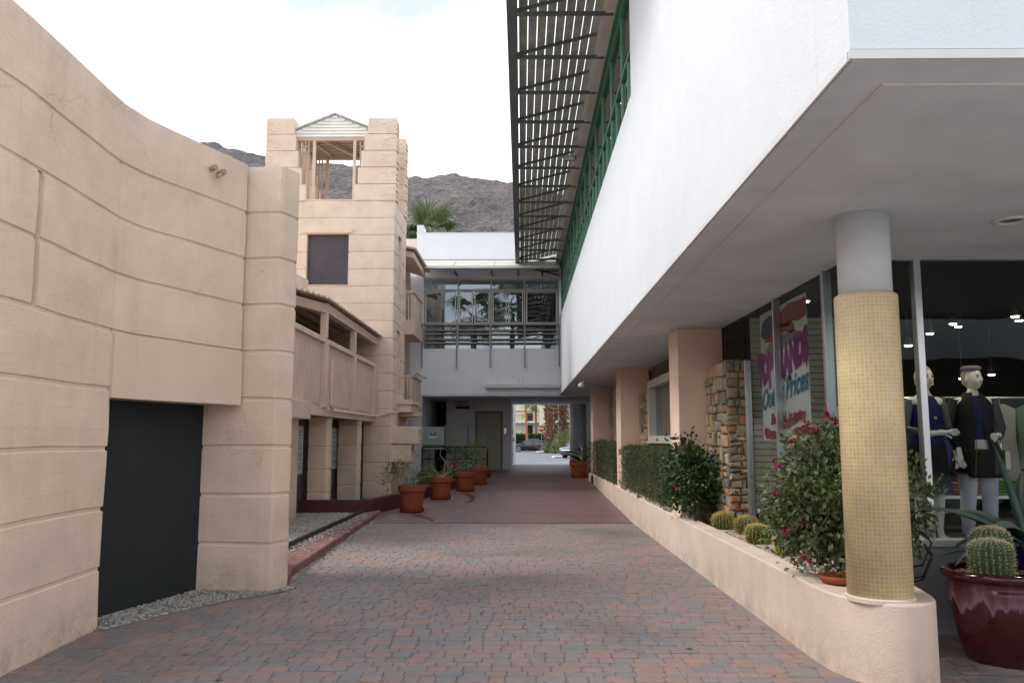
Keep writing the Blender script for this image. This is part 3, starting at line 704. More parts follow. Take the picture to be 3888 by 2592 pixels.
# awning
aw = MB()
vs = []; fs = []
K = 150
for i in range(K + 1):
    xx = -3.42 + (1.25 + 3.42) * i / K; pass
for j in range(13):
    t_ = j / 12; yy = 26.72 + (28.0 - 26.72) * t_; zz = 7.11 + .49 * t_ + (.012 if j % 2 else -.012)
    vs += [(-3.42, yy, zz), (1.25, yy, zz)]
fs = [(2 * j, 2 * j + 1, 2 * j + 3, 2 * j + 2) for j in range(12)]
aw.add(vs, fs); aw.box(-3.42, 27.94, 7.6, 1.25, 27.995, 7.63)
for xx in (-2.25, -.92): aw.hexa([(xx - .012, 26.72, 7.115), (xx + .012, 26.72, 7.115), (xx + .012, 28, 7.605), (xx - .012, 28, 7.605), (xx - .012, 26.72, 7.14), (xx + .012, 26.72, 7.14), (xx + .012, 28, 7.63), (xx - .012, 28, 7.63)])
awo = aw.build('awning_sheet', M('awning_cream', (.55, .53, .48), .6, namt=.12), br)
MB().box(-3.45, 26.66, 7.045, 1.25, 26.715, 7.125).build('awning_fascia', FRAMEW, br)
MB().hexa([(-3.42, 26.74, 7.02), (1.25, 26.74, 7.02), (1.25, 27.99, 7.45), (-3.42, 27.99, 7.45), (-3.42, 26.74, 7.04), (1.25, 26.74, 7.04), (1.25, 27.99, 7.47), (-3.42, 27.99, 7.47)]).build('awning_lining', M('awning_lining', (.34, .32, .30), .8), br)
for xx in (-3.38, -2.2, -.98, -.1): MB().bar((xx, 26.8, 6.99), (xx, 27.99, 7.06), .05, .07).build('awning_bracket', DGREY, br)
# ledge + ghost number
MB().box(-1.21, 27.78, 3.20, 1.28, 27.998, 3.325).build('sign_ledge', WHITE2, br, bevel=.005)
tm = text_mb('121', .25, .002); tm.fn(lambda x, y, z: (x + .04, 27.995 - z, y + 3.44)); tm.build('faded_number', M('faded_mark', (.56, .53, .50), .8), br)
# lift door
MB().box(-1.72, 30.93, .0, -.70, 30.998, 2.53).build('lift_door_frame', M('bronze_frame', (.16, .13, .10), .5), br)
MB().box(-1.65, 30.915, .3, -.77, 30.925, 2.46).build('lift_door', M('lift_door_paint', (.33, .29, .235), .5, namt=.05), br)
MB().box(-.655, 30.96, 1.70, -.565, 30.998, 1.91).build('call_panel', ALU, br)
SIGNR = M('dark_red_lettering', (.07, .015, .012), .6)
for k, (tx, sz) in enumerate((('ELEVATOR', .095), ('EMERGENCY', .095))):
    tm = text_mb(tx, sz, .004, bold=.002); tm.fn(lambda x, y, z: (x - 2.19, 30.985 - z, y + 2.875 - .105 * k)); tm.build('sign_lettering', SIGNR, br)
sg = MB().box(-2.45, 30.975, 2.62, -1.93, 30.998, 2.72).build('sign_panel', M('sign_brown', (.05, .025, .02), .6), br)
tm = text_mb('CALL BOX', .085, .002); tm.fn(lambda x, y, z: (x - 2.19, 30.972 - z, y + 2.668)); tm.build('sign_lettering', SIGNR, sg)
# round column at the exit, gate leaf
colm = thing('round_column', 'plain white round column at the far exit of the passage', 'column', (2.32, 34.6, RAMP(34.6)))
MB().lathe([(.33, -.05), (.33, 2.5)], 40, (0, 0, 0)).build('shaft', WHITE, colm, smooth=True, local=True)
gt = thing('gate_leaf', 'white metal gate leaf folded open at the passage exit', 'gate', (-.38, 35, .44))
MB().box(-.40, 35.03, .47, -.355, 35.98, 3.0).fn(lambda x, y, z: (x + (y - 35.03) * .11, y, z)).build('leaf', FRAMEW, gt)
MB().box(-.36, 35.1, 1.4, -.31, 35.5, 1.55).build('lock_box', GREYM, gt)
for zz in (.8, 1.75, 2.6): MB().tube([(-.39, 35.015, zz), (-.39, 35.015, zz + .14)], .022, 8).build('hinge', DGREY, gt)

# ================================================================== SHOP BUILDING (right, white)
sh = thing('shop_building', 'long white building overhanging the shopfront on the right of the passage', 'building', (2, 15, 0))
FX = 1.30
mb = MB()
mb.box(FX, 3.14, 3.03, 10, 3.5, 8.4)
mb.box(FX, 3.502, 3.03, FX + .25, 28, 5.55)
mb.box(FX, 3.502, 5.552, FX + .25, 9.45, 8.4)
mb.box(FX, 9.452, 7.55, FX + .25, 28, 8.0)
mb.build('upper_wall', WHITE, sh)
MB().box(FX + .252, 3.51, 7.9, 10, 34.9, 7.99).build('roof', GREYM, sh)
MB().box(FX + .01, 3.15, 2.985, 10, 28.0, 3.02).build('soffit', SOFFIT, sh)
MB().box(FX - .008, 3.128, 2.985, 10, 3.139, 3.022).build('drip_edge', FRAMEW, sh)
MB().box(FX - .008, 3.15, 2.985, FX + .004, 28, 3.020).build('drip_edge', FRAMEW, sh)
sj = MB().box(FX + .22, 3.36, 2.976, 10, 3.372, 2.984); sj.box(FX + .22, 3.373, 2.976, FX + .232, 27.9, 2.984); sj.build('soffit_joint', M('joint_bead', (.68, .64, .63), .7), sh)
# clerestory windows
bays = [9.5 + .1] + [10.88 + 1.315 * k for k in range(14)]
fr = MB()
fr.box(FX + .05, 9.46, 5.555, FX + .12, 27.98, 5.61); fr.box(FX + .05, 9.46, 6.285, FX + .13, 27.98, 6.345); fr.box(FX + .05, 9.46, 7.20, FX + .12, 27.98, 7.305)
gf = fr.build('green_frame', GREEN, sh)
fr = MB()
yy = 9.48; k = 0
while yy < 27.9:
    fr = MB(); fr.box(FX + .055, yy - .018, 5.62, FX + .084, yy + .018, 6.278)
    if k % 2 == 0: fr.box(FX + .055, yy - .022, 6.352, FX + .084, yy + .022, 7.198)
    k += 1
    fr.build('green_mullion', GREENL, gf)
    yy += .6575

MB().add([(FX + .087, 9.46, 5.6), (FX + .087, 27.98, 5.6), (FX + .087, 27.98, 7.25), (FX + .087, 9.46, 7.25)], [(0, 1, 2, 3)]).build('clerestory_glass', GLASSG, sh)
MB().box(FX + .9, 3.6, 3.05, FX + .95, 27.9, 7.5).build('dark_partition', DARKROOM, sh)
MB().box(FX - .14, 9.3, 7.33, FX + .0, 27.6, 7.56).build('header_beam', CREAM, sh)
MB().box(FX + .0, 9.46, 7.31, FX + .14, 27.98, 7.545).build('header_wall', GREEN, sh)
# canopy
cn = thing('sunshade_canopy', 'dark metal sunshade of slatted boards and brackets over the green windows', 'canopy', (.5, 18, 7.4))
MB().box(-.20, 7.5, 7.36, -.05, 27.9, 7.56).build('fascia_beam', DGREY, cn)
dk = MB(); 
for k in range(9):
    x0 = -.03 + .1375 * k; x1 = x0 + .1375 - .0135
    z0 = 7.44 + .30 * (x0 + .04) / 1.24; z1 = 7.44 + .30 * (x1 + .04) / 1.24
    dk.hexa([(x0, 7.5, z0), (x1, 7.5, z1), (x1, 27.7, z1), (x0, 27.7, z0), (x0, 7.5, z0 + .02), (x1, 7.5, z1 + .02), (x1, 27.7, z1 + .02), (x0, 27.7, z0 + .02)])
dk.build('slat_deck', DECK, cn)
yb = [8.25, 9.565] + bays[1:]
for yy in yb:
    b_ = MB(); b_.bar((-.06, yy, 7.335), (FX - .02, yy, 7.335), .045, .05); b_.bar((-.06, yy - .01, 7.38), (FX - .14, yy - .01, 7.70), .032, .045)
    b_.build('bracket', DGREY, cn)
    pass
b_ = MB(); b_.bar((-.1, 27.75, 7.36), (FX - .02, 27.75, 7.02), .05, .05); b_.bar((-.1, 27.75, 7.37), (FX - .1, 27.75, 7.62), .05, .05); b_.box(.68, 27.72, 6.98, .74, 27.78, 7.6); b_.bar((.7, 27.75, 7.16), (FX - .02, 27.75, 7.16), .04, .04)
b_.build('end_truss', DGREY, cn)
fl = thing('floodlight', 'grey floodlight fixed beneath the slatted sunshade', 'light', (.98, 16.6, 7.3))
MB().hexa([(.86, 16.4, 7.12), (1.12, 16.4, 7.12), (1.08, 16.75, 7.3), (.90, 16.75, 7.3), (.84, 16.42, 7.26), (1.14, 16.42, 7.26), (1.08, 16.8, 7.36), (.9, 16.8, 7.36)]).build('housing', GREYM, fl, bevel=.01)
MB().box(.88, 16.385, 7.14, 1.10, 16.398, 7.24).build('lens', ALU, fl)
# colonnade pillars
for (x0, x1, y0, y1) in ((2.085, 2.70, 11.10, 11.72), (2.065, 2.68, 17.48, 18.2), (2.00, 2.49, 23.5, 24.2)):
    MB().box(x0, y0, .0, x1, y1, 2.984).build('pillar', SALMON, sh, bevel=.012)
    if y0 > 20: MB().box(x1 + .002, y0 + .02, .0, x1 + .07, y1, 2.984).build('pillar_trim', TAN, sh)
# inner wall line
iw = MB()
iw.box(2.74, 11.75, .0, 2.9, 17.47, 3.0); iw.box(2.74, 18.2, .0, 2.9, 23.5, 3.0)
iw.build('inner_wall', M('brown_fascia', (.20, .15, .11), .8), sh)
MB().box(2.66, 24.2, .0, 2.95, 35.0, 2.94).build('white_side_wall', WHITE2, sh)
MB().box(2.62, 30.2, 1.45, 2.658, 31.9, 2.55).build('side_window', DARKROOM, sh); MB().box(2.50, 30.0, 1.32, 2.658, 32.0, 1.42).build('side_window_sill', CORR, sh)
# stone facing: irregular ashlar
STONE = M('field_stone', (0, 0, 0), .9, ramp=[(.14, .13, .115), (.26, .225, .165), (.40, .32, .21), (.44, .28, .14), (.36, .17, .075)], col2=(.16, .15, .13), c2scale=9, c2pos=(.5, .75), namt=.25, nscale=9, bump=.9, bscale=30, bdist=.02, fine=.1)
MORTAR = M('mortar', (.20, .175, .14), .95, bump=.6, bscale=60)
def split(r0, out, q, mx_):
    a, b, c, d = r0; w, h = b - a, d - c
    if w * h < mx_ * (.5 + q.random()) or (w < .09 and h < .12): out.append(r0); return
    if (w > h * 1.25 and w > .1) or h < .12: t_ = a + w * q.uniform(.35, .65); split((a, t_, c, d), out, q, mx_); split((t_, b, c, d), out, q, mx_)
    else: t_ = c + h * q.uniform(.35, .65); split((a, b, c, t_), out, q, mx_); split((a, b, t_, d), out, q, mx_)
def stones(mb, f, u0, u1, z0, z1, seed, area=.036):
    q = random.Random(seed); L_ = []; split((u0, u1, z0, z1), L_, q, area)
    for (a, b, c, d) in L_:
        g_ = .007; a += g_; b -= g_; c += g_; d -= g_; t_ = .025 + .03 * q.random(); v_ = q.random() ** 1.1
        j = lambda s=.012: q.uniform(-s, s); i_ = .014
        p0 = [(a + j(.012), c + j(.012)), (b + j(.012), c + j(.012)), (b + j(.012), d + j(.012)), (a + j(.012), d + j(.012))]
        m_ = [((a + b) / 2 + j(.02), (c + d) / 2 + j(.02))]
        vs = [f(u, z, 0) for u, z in p0] + [f(u, z, t_ * .75) for u, z in p0]
        vs += [f(u + math.copysign(min(i_, (b - a) * .2), (a + b) / 2 - u), z + math.copysign(min(i_, (d - c) * .2), (c + d) / 2 - z), t_ + j(.008)) for u, z in p0] + [f(*m_[0], t_ + .008 + j(.006))]
        fs = [(k, (k + 1) % 4, 4 + (k + 1) % 4, 4 + k) for k in range(4)] + [(4 + k, 4 + (k + 1) % 4, 8 + (k + 1) % 4, 8 + k) for k in range(4)] + [(8 + k, 8 + (k + 1) % 4, 12) for k in range(4)]
        mb.add(vs, fs, v_)
def stone_pier(x0, x1, y0, y1, z0, z1, seed):
    core = MB().box(x0, y0, z0, x1, y1, z1 - .03).build('stone_pier', MORTAR, sh)
    s_ = MB(); stones(s_, lambda u, z, t: (x0 - t, u, z), y0 - .03, y1, z0, z1, seed); stones(s_, lambda u, z, t: (u, y0 - t, z), x0 - .03, x1, z0, z1, seed + 1, .018)
    stones(s_, lambda u, z, t: (x0 + z, u, z1 - .03 + t), y0, y1, 0, x1 - x0, seed + 2, .02)
    s_.build('stones', STONE, core)
stone_pier(2.49, 2.74, 10.02, 11.09, .3, 2.44, 11)
stone_pier(2.50, 2.735, 16.3, 17.46, .3, 2.42, 21)
stone_pier(2.50, 2.735, 22.3, 23.45, .3, 2.42, 31)
# framed picture windows
for (y0, y1, sd_) in ((12.2, 16.3, 5), (18.3, 22.28, 6)):
    fm = MB(); x0, x1 = 2.46, 2.74; z0, z1 = 1.42, 2.62; t_ = .14
    fm.box(x0, y0, z0, x1, y0 + t_, z1); fm.box(x0, y1 - t_, z0, x1, y1, z1); fm.box(x0, y0 + t_, z0, x1, y1 - t_, z0 + t_); fm.box(x0, y0 + t_, z1 - t_, x1, y1 - t_, z1)
    wfr = fm.build('window_frame', M('frame_putty', (.50, .47, .43), .6), sh, bevel=.006)
    MB().add([(2.60, y0 + t_, z0 + t_), (2.60, y1 - t_, z0 + t_), (2.60, y1 - t_, z1 - t_), (2.60, y0 + t_, z1 - t_)], [(0, 1, 2, 3)]).build('window_glass', GLASSB, wfr)
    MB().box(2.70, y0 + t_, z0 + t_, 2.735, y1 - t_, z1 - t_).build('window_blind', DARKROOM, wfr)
    core = MB().box(2.56, y0, .3, 2.74, y1, 1.40).build('stone_base', MORTAR, sh); s_ = MB(); stones(s_, lambda u, z, t: (2.56 - t, u, z), y0, y1, .5, 1.40, sd_); s_.build('stones', STONE, core)
# ---- shopfront
GX, GY = 2.70, 6.72
mu = MB()
sf = thing('shopfront', 'tall glass shopfront with aluminium mullions around the display windows', 'shopfront', (2.8, 7, .5))
for (yy, w) in ((10.0 - .03, .055), (8.78, .03), (7.32, .06)):
    MB().box(GX - .03, yy - w / 2, .52 if w > .01 else 0, GX + .05, yy + w / 2, 2.44 if yy > 9.5 else 2.984).build('mullion', ALU, sf, bevel=.004)
MB().box(GX - .03, GY - .03, .5, GX + .05, GY + .04, 2.984).build('mullion', ALU, sf, bevel=.004)
for xx in (3.222, 5.2): MB().box(xx - .028, GY - .04, .722, xx + .028, GY + .04, 2.984).build('mullion', ALU, sf, bevel=.004)
MB().box(GX - .08, 6.76, .40, GX + .08, 9.94, .52).build('sill', FRAMEW, sf, bevel=.005)
MB().box(GX + .052, GY - .06, .665, 8.5, GY + .08, .72).build('sill', FRAMEG, sf, bevel=.005)
MB().box(GX + .06, GY - .02, -.02, 8.5, GY + .1, .664).build('kick_panel', DARKWALL, sf)
MB().box(GX + .052, GY - .035, 2.955, 8.5, GY + .04, 2.984).build('head_frame', ALU, sf)
MB().add([(GX, GY + .04, .52), (GX, 9.94, .52), (GX, 9.94, 2.984), (GX, GY + .04, 2.984)], [(0, 1, 2, 3)]).build('side_glass', GLASS, sf)
MB().add([(GX, 9.99, 2.45), (GX, 11.09, 2.45), (GX, 11.09, 2.984), (GX, 9.99, 2.984)], [(0, 1, 2, 3)]).build('upper_glass', GLASS, sf)
MB().add([(GX + .05, GY, .722), (8.5, GY, .722), (8.5, GY, 2.955), (GX + .05, GY, 2.955)], [(0, 1, 2, 3)]).build('front_glass', GLASS, sf)
it = MB(); it.box(2.74, 6.84, .50, 8.6, 14, .56)
it.build('display_floor', M('display_floor', (.06, .055, .05), .6), sf)
MB().box(2.72, 6.8, 2.972, 8.6, 14, 2.983).build('shop_ceiling', M('shop_ceiling', (.035, .035, .035), .8), sf)
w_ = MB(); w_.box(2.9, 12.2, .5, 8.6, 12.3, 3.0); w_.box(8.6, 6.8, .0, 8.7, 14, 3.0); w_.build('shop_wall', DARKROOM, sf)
sw = MB(); z = .62
while z < 2.93: sw.box(2.80, 10.1, z, 4.3, 10.125, z + .068); z += .0765
swo = sw.build('slatwall', M('slatwall', (.52, .50, .45), .6), sf); MB().box(2.80, 10.126, .56, 4.3, 10.15, 2.96).build('slatwall_back', DARKROOM, swo)
LAMP = emis('lit_lamp', (1, .86, .62), 14)
lights_xyz = [(2.90, 8.4, 2.90), (4.43, 9.5, 2.57), (4.93, 10., 2.77), (5.11, 9.8, 2.86), (5.38, 10.2, 2.88), (5.77, 9.6, 2.87), (5.37, 9.0, 2.83), (5.81, 11., 2.30), (6.2, 11., 2.35)]
sides = ['nearest the banner', 'left of the window mullion, lowest of the row', 'small one just right of the mullion', 'beside the dark post', 'rightmost of the close pair by the post', 'near the right edge of the window', 'highest near the right edge', 'small one between the mannequin heads', 'small one right of the hatted mannequin']
for (p, s_) in zip(lights_xyz, sides):
    l_ = thing('spot_lamp', 'lit shop ceiling spot lamp, ' + s_, 'lamp', p, 0, 'lit spot lamps inside the shop')
    MB().lathe([(.02, .12), (.035, .06), (.05, .0), (.048, -.005)], 14).build('shade', DGREY, l_, smooth=True, local=True)
    MB().lathe([(.0, -.022), (.035, -.016), (.047, .002)], 12).build('bulb', LAMP, l_, local=True)
    MB().tube([(0, 0, .1), (0, 0, 2.97 - p[2])], .008, 6).build('stem', DGREY, l_, local=True)
for (x_, y_, e_) in ((3.6, 7.35, 3), (4.6, 7.3, 3), (3.3, 8.6, 8), (4.6, 8.6, 3), (5.8, 8.8, 3)):  # spots without fixtures for the ceiling lamps; last pair added to light the rack
    pl = bpy.data.lights.new('shop_lamp_fill', 'SPOT'); pl.energy = e_ * 3; pl.spot_size = R(110); pl.color = (1, .88, .7); pl.shadow_soft_size = .05
    po_ = bpy.data.objects.new('shop_lamp_fill', pl); C.objects.link(po_); po_.location = (x_, y_, 2.9)
# banner
bn = thing('sale_banner', 'white hanging sale banner with purple, blue and red lettering in the side window', 'banner', (2.76, 8.8, 1.5))
BY0, BW, BZ, BH = 9.57, 1.57, 1.49, 1.43
def bmap(u, v, d=0.): return (2.765 - d, BY0 - u * BW, BZ + v * BH)
sh_ = MB(); vs = [bmap(i / 12, j / 8, .006 * math.sin(i * .9)) for i in range(13) for j in range(9)]
sh_.add(vs, [(i * 9 + j, (i + 1) * 9 + j, (i + 1) * 9 + j + 1, i * 9 + j + 1) for i in range(12) for j in range(8)])
sh_.build('sheet', M('banner_vinyl', (.86, .88, .86), .5, transl=.1), bn)
def btext(body, size, u, v, mat, sx=1., slope=0., curve=0., shear=0., bold=0., drip=0.):
    t_ = text_mb(body, size, .0005, shear=shear, bold=bold)
    def f(x, y, z):
        uu = u + x * sx; vv = v + y + slope * (uu - u) + curve * (uu - .5) ** 2
        if drip and y < 0: vv -= drip * (1 if (int((uu * 40)) % 2) else .4) * (-y) * 3
        return bmap(uu, vv, .012 + z)
    t_.fn(f); t_.build('lettering', mat, bn)
PURP = M('purple_ink', (.34, .07, .28), .5); BLUEI = M('blue_ink', (.10, .27, .42), .5); REDI = M('red_ink', (.42, .07, .09), .5); RUST = M('rust_ink', (.46, .13, .08), .5); NAVY = M('navy_ink', (.10, .12, .18), .5); GREYI = M('grey_ink', (.36, .34, .33), .5)
btext('TOP BRANDS', .25, .48, .575, PURP, .72, .10, .14, bold=.022, drip=.25)
btext('Outlet Prices', .225, .50, .355, BLUEI, .82, .12, 0, shear=.35, bold=.006)
btext('Best sel. in town', .115, .56, .165, REDI, .92, .03, 0, shear=.3, bold=.004)
def swoosh(pts, mat, nm='stripe'):
    s_ = MB(); n_ = len(pts); vs = []
    for (u, v, w) in pts: vs += [bmap(u, v - w / 2 - .008 * math.sin(u * 90), .010), bmap(u, v + w / 2 + .006 * math.sin(u * 70), .010)]
    s_.add(vs, [(2 * i, 2 * i + 2, 2 * i + 3, 2 * i + 1) for i in range(n_ - 1)]); s_.build(nm, mat, bn)
swoosh([(.38, .86, .02), (.45, .87, .09), (.55, .885, .13), (.65, .90, .15), (.75, .905, .14), (.85, .90, .13), (.93, .90, .12), (1.0, .91, .11)], RUST)
swoosh([(.04, .84, .03), (.10, .86, .13), (.18, .865, .17), (.26, .88, .16), (.34, .90, .12), (.38, .91, .06)], NAVY)
swoosh([(.12, .76, .01), (.2, .775, .05), (.3, .79, .07), (.4, .80, .06), (.5, .82, .05), (.6, .82, .07), (.7, .81, .09), (.78, .80, .05)], RUST)
swoosh([(.14, .69, .02), (.25, .70, .10), (.4, .715, .12), (.5, .72, .11), (.62, .725, .10), (.75, .735, .09), (.86, .74, .02)], GREYI)
swoosh([(.02, .66, .05), (.05, .655, .09), (.09, .645, .05), (.12, .65, .01)], RUST)
swoosh([(.04, .06, .03), (.08, .06, .09), (.14, .05, .08), (.22, .04, .06), (.3, .04, .05), (.36, .03, .02)], REDI)
swoosh([(.5, .10, .02), (.58, .12, .06), (.68, .13, .07), (.78, .16, .06), (.84, .2, .02)], RUST); swoosh([(.66, .05, .02), (.74, .05, .07), (.84, .05, .07), (.92, .05, .02)], REDI)

# tiled column
def tile_mat():
    m = bpy.data.materials.new('mosaic_tiles'); m.use_nodes = True; t = m.node_tree; b = t.nodes['Principled BSDF']; N = t.nodes.new; L = t.links.new
    uv = N('ShaderNodeUVMap'); uv.uv_map = 'UVMap'; bk = N('ShaderNodeTexBrick'); bk.offset = 0; bk.squash = 1
    for k, v in (('Scale', 1.), ('Mortar Size', .0017), ('Mortar Smooth', .4), ('Brick Width', .0262), ('Row Height', .0262), ('Bias', 0.)): bk.inputs[k].default_value = v
    bk.inputs['Color1'].default_value = (.66, .49, .225, 1); bk.inputs['Color2'].default_value = (.73, .57, .29, 1); bk.inputs['Mortar'].default_value = (.80, .76, .66, 1)
    L(uv.outputs[0], bk.inputs['Vector']); n = N('ShaderNodeTexNoise'); n.inputs['Scale'].default_value = 3.5; n.inputs['Detail'].default_value = 6; L(uv.outputs[0], n.inputs['Vector'])
    r = N('ShaderNodeMapRange'); r.inputs['From Min'].default_value = .3; r.inputs['From Max'].default_value = .7; r.inputs['To Min'].default_value = .84; r.inputs['To Max'].default_value = 1.12; L(n.outputs['Fac'], r.inputs['Value'])
    c = N('ShaderNodeCombineXYZ'); [L(r.outputs[0], c.inputs[k]) for k in range(3)]
    mm = N('ShaderNodeMix'); mm.data_type = 'RGBA'; mm.blend_type = 'MULTIPLY'; mm.inputs['Factor'].default_value = 1; L(bk.outputs['Color'], mm.inputs['A']); L(c.outputs[0], mm.inputs['B']); L(mm.outputs['Result'], b.inputs['Base Color'])
    b.inputs['Roughness'].default_value = .42; bp = N('ShaderNodeBump'); bp.invert = True; bp.inputs['Strength'].default_value = .5; bp.inputs['Distance'].default_value = .003; L(bk.outputs['Fac'], bp.inputs['Height']); L(bp.outputs[0], b.inputs['Normal']); return m
tcx, tcy, tr_ = 2.285, 5.47, .198
tc_ = thing('tiled_column', 'round column clad in yellow mosaic tiles below and painted white above', 'column', (tcx, tcy, .5))
MB().lathe([(.168, 1.92), (.168, 2.484)], 56).build('shaft', WHITE, tc_, smooth=True, local=True)
mb = MB().lathe([(tr_, -.01), (tr_, 1.93), (tr_ - .004, 1.942), (tr_ - .02, 1.95), (.16, 1.95)], 64)
cl = mb.build('tile_cladding', tile_mat(), tc_, smooth=False, local=True)
uvl = cl.data.uv_layers.new(name='UVMap')
for p in cl.data.polygons:
    p.use_smooth = len(p.vertices) == 4 and abs(p.normal.z) < .5
    aa = [math.atan2(cl.data.vertices[v].co.y, cl.data.vertices[v].co.x) for v in p.vertices]
    ref = aa[0]
    for li, v, a in zip(p.loop_indices, p.vertices, aa):
        if a - ref > 3: a -= 2 * math.pi
        if a - ref < -3: a += 2 * math.pi
        uvl.data[li].uv = (a * tr_ + 5, cl.data.vertices[v].co.z + 5)
MB().lathe([(.212, -.012), (.212, .012), (.199, .02)], 48).build('mortar_collar', PLANTER, tc_, smooth=False, local=True)

# planter wall
def cat(P, k=7):
    P = [Vector(p) for p in P]; o = []
    for i in range(1, len(P) - 2):
        a, b, c, d = P[i - 1:i + 3]
        for j in range(k): t_ = j / k; o.append(tuple(.5 * (2 * b + (c - a) * t_ + (2 * a - 5 * b + 4 * c - d) * t_ ** 2 + (3 * b - a - 3 * c + d) * t_ ** 3)))
    return o + [tuple(P[-2])]
outl = [(2.0, 25.1)] + cat([(2.0, 6.6), (2.0, 6.1), (2.015, 5.72), (2.07, 5.48), (2.17, 5.31), (2.31, 5.22), (2.45, 5.24), (2.56, 5.33), (2.63, 5.48), (2.68, 5.72), (2.74, 6.1), (2.80, 6.60), (2.86, 7.0)]) + [(2.6, 6.64), (2.55, 6.3), (2.20, 6.25), (2.20, 25.1)]
pl_ = MB().prism(outl, -.02, .5).build('planter_wall', PLANTER, bevel=.014, seg=3); tag(pl_, 'long low pale pink planter wall with a rounded near end', 'planter')
PGR = M('planter_soil_gravel', (.30, .26, .22), .95, bump=1., bscale=50, bdist=.02, fine=.3, finescale=50)
struct(MB().box(2.201, 6.66, -.01, 2.74, 25.05, .44).build('planter_soil', PGR))
pts = [(rr.uniform(2.21, 2.62), rr.uniform(6.7, 10.0), .45) for _ in range(1500)]
PEB = M('planter_pebble', (0, 0, 0), .85, ramp=[(.22, .17, .13), (.38, .33, .28), (.52, .48, .42), (.40, .28, .2)])
tag(pebbles(pts, .02, .045, 8).build('planter_gravel', PEB), 'pale pebbles around the golden cacti in the planter', 'gravel', kind='stuff')

# spotlight on soffit, recessed lights
sp = thing('spotlight', 'white swivel spotlight mounted under the overhang', 'light', (1.52, 20.1, 2.984))
MB().lathe([(.06, -.03), (.06, .0)], 16).build('mount', FRAMEW, sp, local=True)
MB().tube([(0, 0, -.03), (.0, -.02, -.1), (-.03, -.03, -.13)], .02, 8).build('arm', FRAMEW, sp, local=True)
MB().tube([(0, .03, -.10), (-.04, -.02, -.15), (-.09, -.09, -.22)], [.045, .06, .08], 14).build('head', FRAMEW, sp, smooth=True, local=True)
dl = thing('recessed_light', 'round recessed downlight in the white soffit near the corner', 'light', (3.344, 5.571, 2.984))
MB().lathe([(.115, 0), (.11, -.012), (.08, -.014), (.075, 0)], 28).build('trim_ring', FRAMEW, dl, smooth=True, local=True); MB().lathe([(.0, -.006), (.05, -.006), (.073, .0)], 20).build('lens', GREYM, dl, local=True)

# ================================================================== CABINETS, RAILING IN THE PASSAGE
CABM = M('cabinet_grey_green', (.30, .35, .33), .45, namt=.05)
cb1 = thing('mail_cabinet', 'grey-green mail cabinet on a post with a blue and white eagle sticker', 'cabinet', (-3.0, 28.65, .3))
MB().box(-3.37, 28.45, 1.30, -2.64, 28.9, 1.92).build('cabinet_body', CABM, cb1, bevel=.012); MB().box(-3.37, 28.46, 1.16, -2.64, 28.9, 1.285).build('cabinet_base', CABM, cb1)
MB().box(-3.09, 28.5, .2, -2.97, 28.62, 1.158).build('post', GREYM, cb1)
st = MB().hexa([(-3.165, 28.44, 1.535), (-2.915, 28.44, 1.535), (-2.915, 28.449, 1.535), (-3.165, 28.449, 1.535), (-3.12, 28.44, 1.79), (-2.875, 28.44, 1.79), (-2.875, 28.449, 1.79), (-3.12, 28.449, 1.79)])
sto = st.build('sticker', M('sticker_white', (.75, .77, .8), .5), cb1)
NV = M('sticker_navy', (.02, .035, .12), .5)
s_ = MB(); sk = lambda u, v: (-3.165 + u * .25 + v * .045, 28.437, 1.535 + v * .255)
def poly(mb, pts, d=0.): mb.add([(a, b - d, c) for a, b, c in [sk(*p) for p in pts]], [tuple(range(len(pts)))])
poly(s_, [(.06, .33), (.94, .33), (.94, .92), (.06, .92)]); s_.build('sticker_field', NV, sto)
s_ = MB(); poly(s_, [(.08, .80), (.55, .80), (.93, .60), (.45, .62), (.12, .40), (.36, .62), (.2, .70)], .002); poly(s_, [(.10, .36), (.9, .56), (.55, .42)], .002)
s_.build('sticker_emblem', M('sticker_pale', (.7, .72, .76), .5), sto)
for k, tx in enumerate(('UNITED STATES', 'POSTAL SERVICE')):
    tm = text_mb(tx, .028, .0005); tm.fn(lambda x, y, z: (x - 3.035, 28.437, y + 1.60 - k * .032)); tm.build('sticker_lettering', NV, sto)
cb2 = thing('wall_cabinet', 'plain light grey metal cabinet with a small white label on top edge', 'cabinet', (-2.4, 30.7, 1))
MB().box(-2.81, 30.45, 1.24, -1.97, 30.99, 2.02).build('cabinet_body', M('cabinet_grey', (.42, .42, .40), .45, namt=.04), cb2, bevel=.01)
MB().box(-2.81, 30.5, 1.10, -1.97, 30.99, 1.228).build('cabinet_base', GREYM, cb2); MB().box(-2.43, 30.442, 1.95, -2.33, 30.449, 2.0).build('label_plate', FRAMEW, cb2)
MB().box(-2.43, 30.9, .75, -2.3, 30.98, .95).build('outlet_box', FRAMEW, cb2)
rg = thing('black_railing', 'black metal handrail in front of the cabinets', 'railing', (-2.2, 28, .4))
MB().tube([(-3.32, 28.0, .1), (-3.32, 28.0, 1.20), (-3.28, 28, 1.245), (-1.2, 28.0, 1.245), (-1.15, 28.0, 1.19), (-1.14, 28.0, .32)], .03, 8).build('handrail', EDGE, rg)
MB().tube([(-3.32, 28.0, .84), (-1.15, 28.0, .84)], .022, 8).build('mid_rail', EDGE, rg)
MB().tube([(-2.24, 28.0, .1), (-2.24, 28.0, 1.24)], .026, 8).build('post', EDGE, rg)
tlamp = thing('emergency_lamp', 'small twin-headed lamp on the dim wall beside the elevator lettering', 'lamp', (-2.58, 30.98, 2.9))
LS = M('lamp_glass_pale', (.8, .8, .75), .3)
for zz in (0.0, -.09):
    MB().lathe([(.0, -.025), (.025, -.015), (.03, 0), (.02, .02)], 12, (0, -.03, zz)).build('lamp_head', LS, tlamp, local=True)
